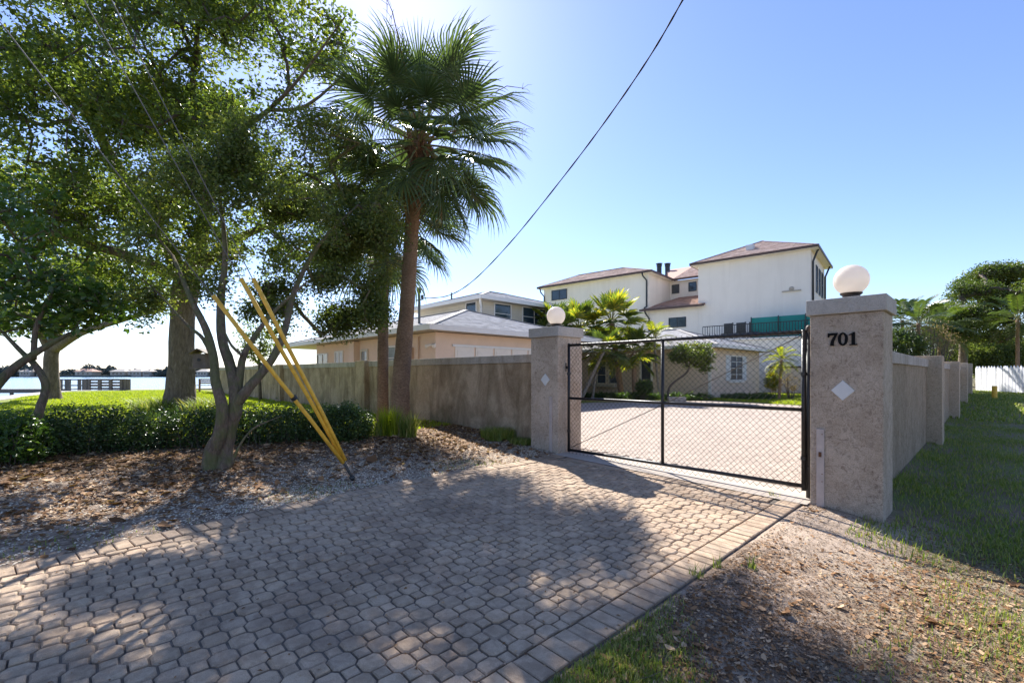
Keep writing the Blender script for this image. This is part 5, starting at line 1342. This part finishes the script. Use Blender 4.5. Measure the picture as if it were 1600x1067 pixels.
# fallen leaves right of the drive
def bare(x, y): return np.exp(-(((x+.9)/.55)**4+((y-4.85)/.95)**4))
def f1(x, y): return (U(x) < (.15+.85*patch(x, y, 2.3))*(1-.93*bare(x, y))*np.exp(-np.maximum(0, y+x-4.3)*1.2)) & (x > -1.36+U(x)*.08)
C = scatter(70000, (-1.38, 3), (1.2, 6), fn=f1); C[:, 2] += RNG.uniform(.002, .014, len(C))
o = link('leaf_litter', litter_mesh('leaf_litter', C, .020, M['straw'])); tag(o, 'dry brown leaves and bark chips scattered on the soil right of the drive', kind='stuff', cat='leaf litter')
C = scatter(160000, (-1.38, 3), (1.2, 6), fn=lambda x, y: (U(x) < (.25+.75*patch(x, y, 3.1, 1))*(1-.85*bare(x, y))*np.exp(-np.maximum(0, y+x-4.6)*.9)) & (x > -1.36)); C[:, 2] += .004
o = link('bark_chips', leaf_mesh('bark_chips', C, .018, M['chips'], flat=True, elong=3.6, fold=.2)); tag(o, 'fine bark chips and debris on the soil right of the drive', kind='stuff', cat='mulch')
# left bed: leaves near the hedge, white shell toward the drive
def f2(x, y): k = (left_edge_v(y)-x); return offd(x, y) & (k > .0) & (U(x) < np.clip((k-.1)/1.3, .12, 1)*(.3+.7*patch(x, y, 1.7)))
left_edge_v = np.vectorize(left_edge)
C = scatter(70000, (-11, -4.5), (-1.5, 6), fn=f2); C[:, 2] += RNG.uniform(.002, .02, len(C))
o = link('leaf_litter', litter_mesh('leaf_litter', C, .045, M['straw'])); tag(o, 'brown fallen leaves covering the bed under the trees left of the drive', kind='stuff', cat='leaf litter')
def f3(x, y): k = (left_edge_v(y)-x); return (k > .02) & (U(x) < np.clip(1.25-k/2.3, .04, 1)*(.25+.75*patch(x, y, 1.3, 2)))
C = scatter(60000, (-9, -4.5), (-1.5, 5.9), fn=f3); C[:, 2] += .003
n = len(C); r = RNG; s = r.uniform(.006, .016, n)[:, None]; a = r.uniform(0, 2*PI, n)[:, None]
e1 = np.concatenate([np.cos(a), np.sin(a), r.normal(0, .2, (n, 1))], 1)*s; e2 = np.concatenate([-np.sin(a), np.cos(a), r.normal(0, .2, (n, 1))], 1)*s*.7; up_ = np.array([[0, 0, 1]])*s*.6
V = np.stack([C-e1, C-e2, C+e1, C+e2, C+up_+e1*.2], 1).reshape(-1, 3); i = np.arange(n)[:, None]*5
F = np.concatenate([i+np.array([[0, 1, 4]]), i+np.array([[1, 2, 4]]), i+np.array([[2, 3, 4]]), i+np.array([[3, 0, 4]])], 1).reshape(-1, 3)
o = link('shell_gravel', npmesh('shell_gravel', V, F, M['shell'])); tag(o, 'white crushed shell gravel beside the left edge of the driveway', kind='stuff', cat='gravel')
# grass
def gblades(name, label, n, xr, yr, fn, h, w, mat, lean=.8):
    C = scatter(n, xr, yr, fn=fn); o = link(name, blade_mesh(name, C, h, w, mat, lean)); tag(o, label, kind='stuff', cat='grass')
gblades('grass', 'rough green grass strip along the outside of the right wall', 230000, (-.9, 6.5), (4.4, 20), lambda x, y: (U(x) < (.10+.90*patch(x, y, 1.9, .4)**1.3)*np.where((x > 1.0) & (y > 9), .12, 1)*np.clip((y-4.6)/1.2+np.maximum(0, x-.5)*.6, 0, 1)*np.exp(-np.maximum(0, y-8)*.06)) & ~((x > -1.4) & (x < -.66) & (y > 5.68) & (y < 6.4)) & (x > -.9), .055, .009, M['grassb'])
gblades('grass', 'coarse grass at the far end of the strip before the white fence', 60000, (-.9, 12), (20, 44), lambda x, y: (U(x) < (.35+.65*patch(x, y, .9))*np.where((x > .9) & (y < 27), .12, 1)) & (x > -.9), .09, .035, M['grassb'])
gblades('grass', 'patchy grass and weeds on the soil at the right foreground', 90000, (-.8, 4), (2.4, 6), lambda x, y: U(x) < np.clip((x+.55)*1.1, 0, 1)*patch(x, y, 2.9, .7)**1.5, .045, .005, M['grassb'])
gblades('grass', 'low green grass standing in for a green lens ghost at the near edge of the driveway', 30000, (-1.37, -.5), (1.3, 3.0), lambda x, y: U(x) < np.clip(1.4-(x+1.36)*2.0-np.maximum(0, y-1.9)*1.5, 0, 1)*(.35+.65*patch(x, y, 4)), .035, .005, M['grassb'])  # grass put in to stand for a green lens-flare ghost on the soil
gblades('grass', 'thin weeds along the left edge of the driveway', 16000, (-6.2, -4.5), (-1.5, 5.6), lambda x, y: ((left_edge_v(y)-x) > .0) & (U(x) < np.clip(.8-(left_edge_v(y)-x)*1.0, 0, 1)*patch(x, y, 2.6)**3*1.5), .035, .005, M['grassb'])
gblades('lawn_grass', 'sunlit yellow green lawn between the hedge and the water', 170000, (-38, -8), (-2.0, 5.9), lambda x, y: (U(x) < np.clip(12/np.maximum(6, camd(x, y)), 0, 1)) & (camd(x, y) > 7.9), .06, .018, M['lawnb'])
gblades('lawn_grass', 'small green lawn beyond the forecourt behind the gate', 40000, (-9.2, -1.5), (17.5, 31), lambda x, y: np.vectorize(lambda a, b: not in_poly(a, b, INNER_POLY))(x, y), .07, .03, M['lawnb'])
# single weeds by the drive and twigs
for k, (px, py, d) in enumerate(((1088, 905, 3.16), (1175, 905, 3.3), (1122, 890, 3.3), (1208, 770, 5.2))):
    c = P(px, py, d); o = link('weed_tuft', blade_mesh('weed_tuft', np.random.default_rng(k).normal(0, .02, (26, 3))*np.array([1, 1, 0]), .09, .006, M['grassb'], .8)); o.location = (c.x, c.y, gz_full(c.x, c.y)-.005)
    tag(o, ['small weed tuft at the right edge of the driveway', 'yellow green weed tuft in the bare sand', 'tiny weed between the edge bricks and the sand', 'weed growing in the threshold under the gate'][k], 'weed', 'weeds')
m = MB(); rd = random.Random(4)
for _ in range(150):
    x = rd.uniform(-1.3, 3.5); y = rd.uniform(.3, 5.0); z = gz_full(x, y)+.012; a = rd.uniform(0, PI); l = rd.uniform(.04, .2)
    m.tube([(x, y, z), (x+math.cos(a)*l*.5, y+math.sin(a)*l*.5, z+.008), (x+math.cos(a+.2)*l, y+math.sin(a+.2)*l, z)], [.0025, .0022, .001], 4, 0, False)
for _ in range(160):
    x = rd.uniform(-9, -5.1); y = rd.uniform(-1, 5.5); z = gz_full(x, y)+.012; a = rd.uniform(0, PI); l = rd.uniform(.05, .3)
    m.tube([(x, y, z), (x+math.cos(a)*l*.5, y+math.sin(a)*l*.5, z+.012), (x+math.cos(a+.2)*l, y+math.sin(a+.2)*l, z)], [.003, .0025, .001], 4, 0, False)
tag(m.build('fallen_twigs', M['twigm'], None), 'fallen twigs scattered on the mulch and soil', kind='stuff', cat='twigs')
# debris on the pavers
C = scatter(1100, (-5, -1.4), (-1.5, 5.5), fn=lambda x, y: x > left_edge_v(y)); C[:, 2] = [drive_z(a, b)+.004 for a, b in zip(C[:, 0], C[:, 1])]
o = link('paver_debris', leaf_mesh('paver_debris', C, .022, M['straw'], flat=True, elong=2.2)); tag(o, 'few small dry leaf bits lying on the driveway pavers', kind='stuff', cat='debris')
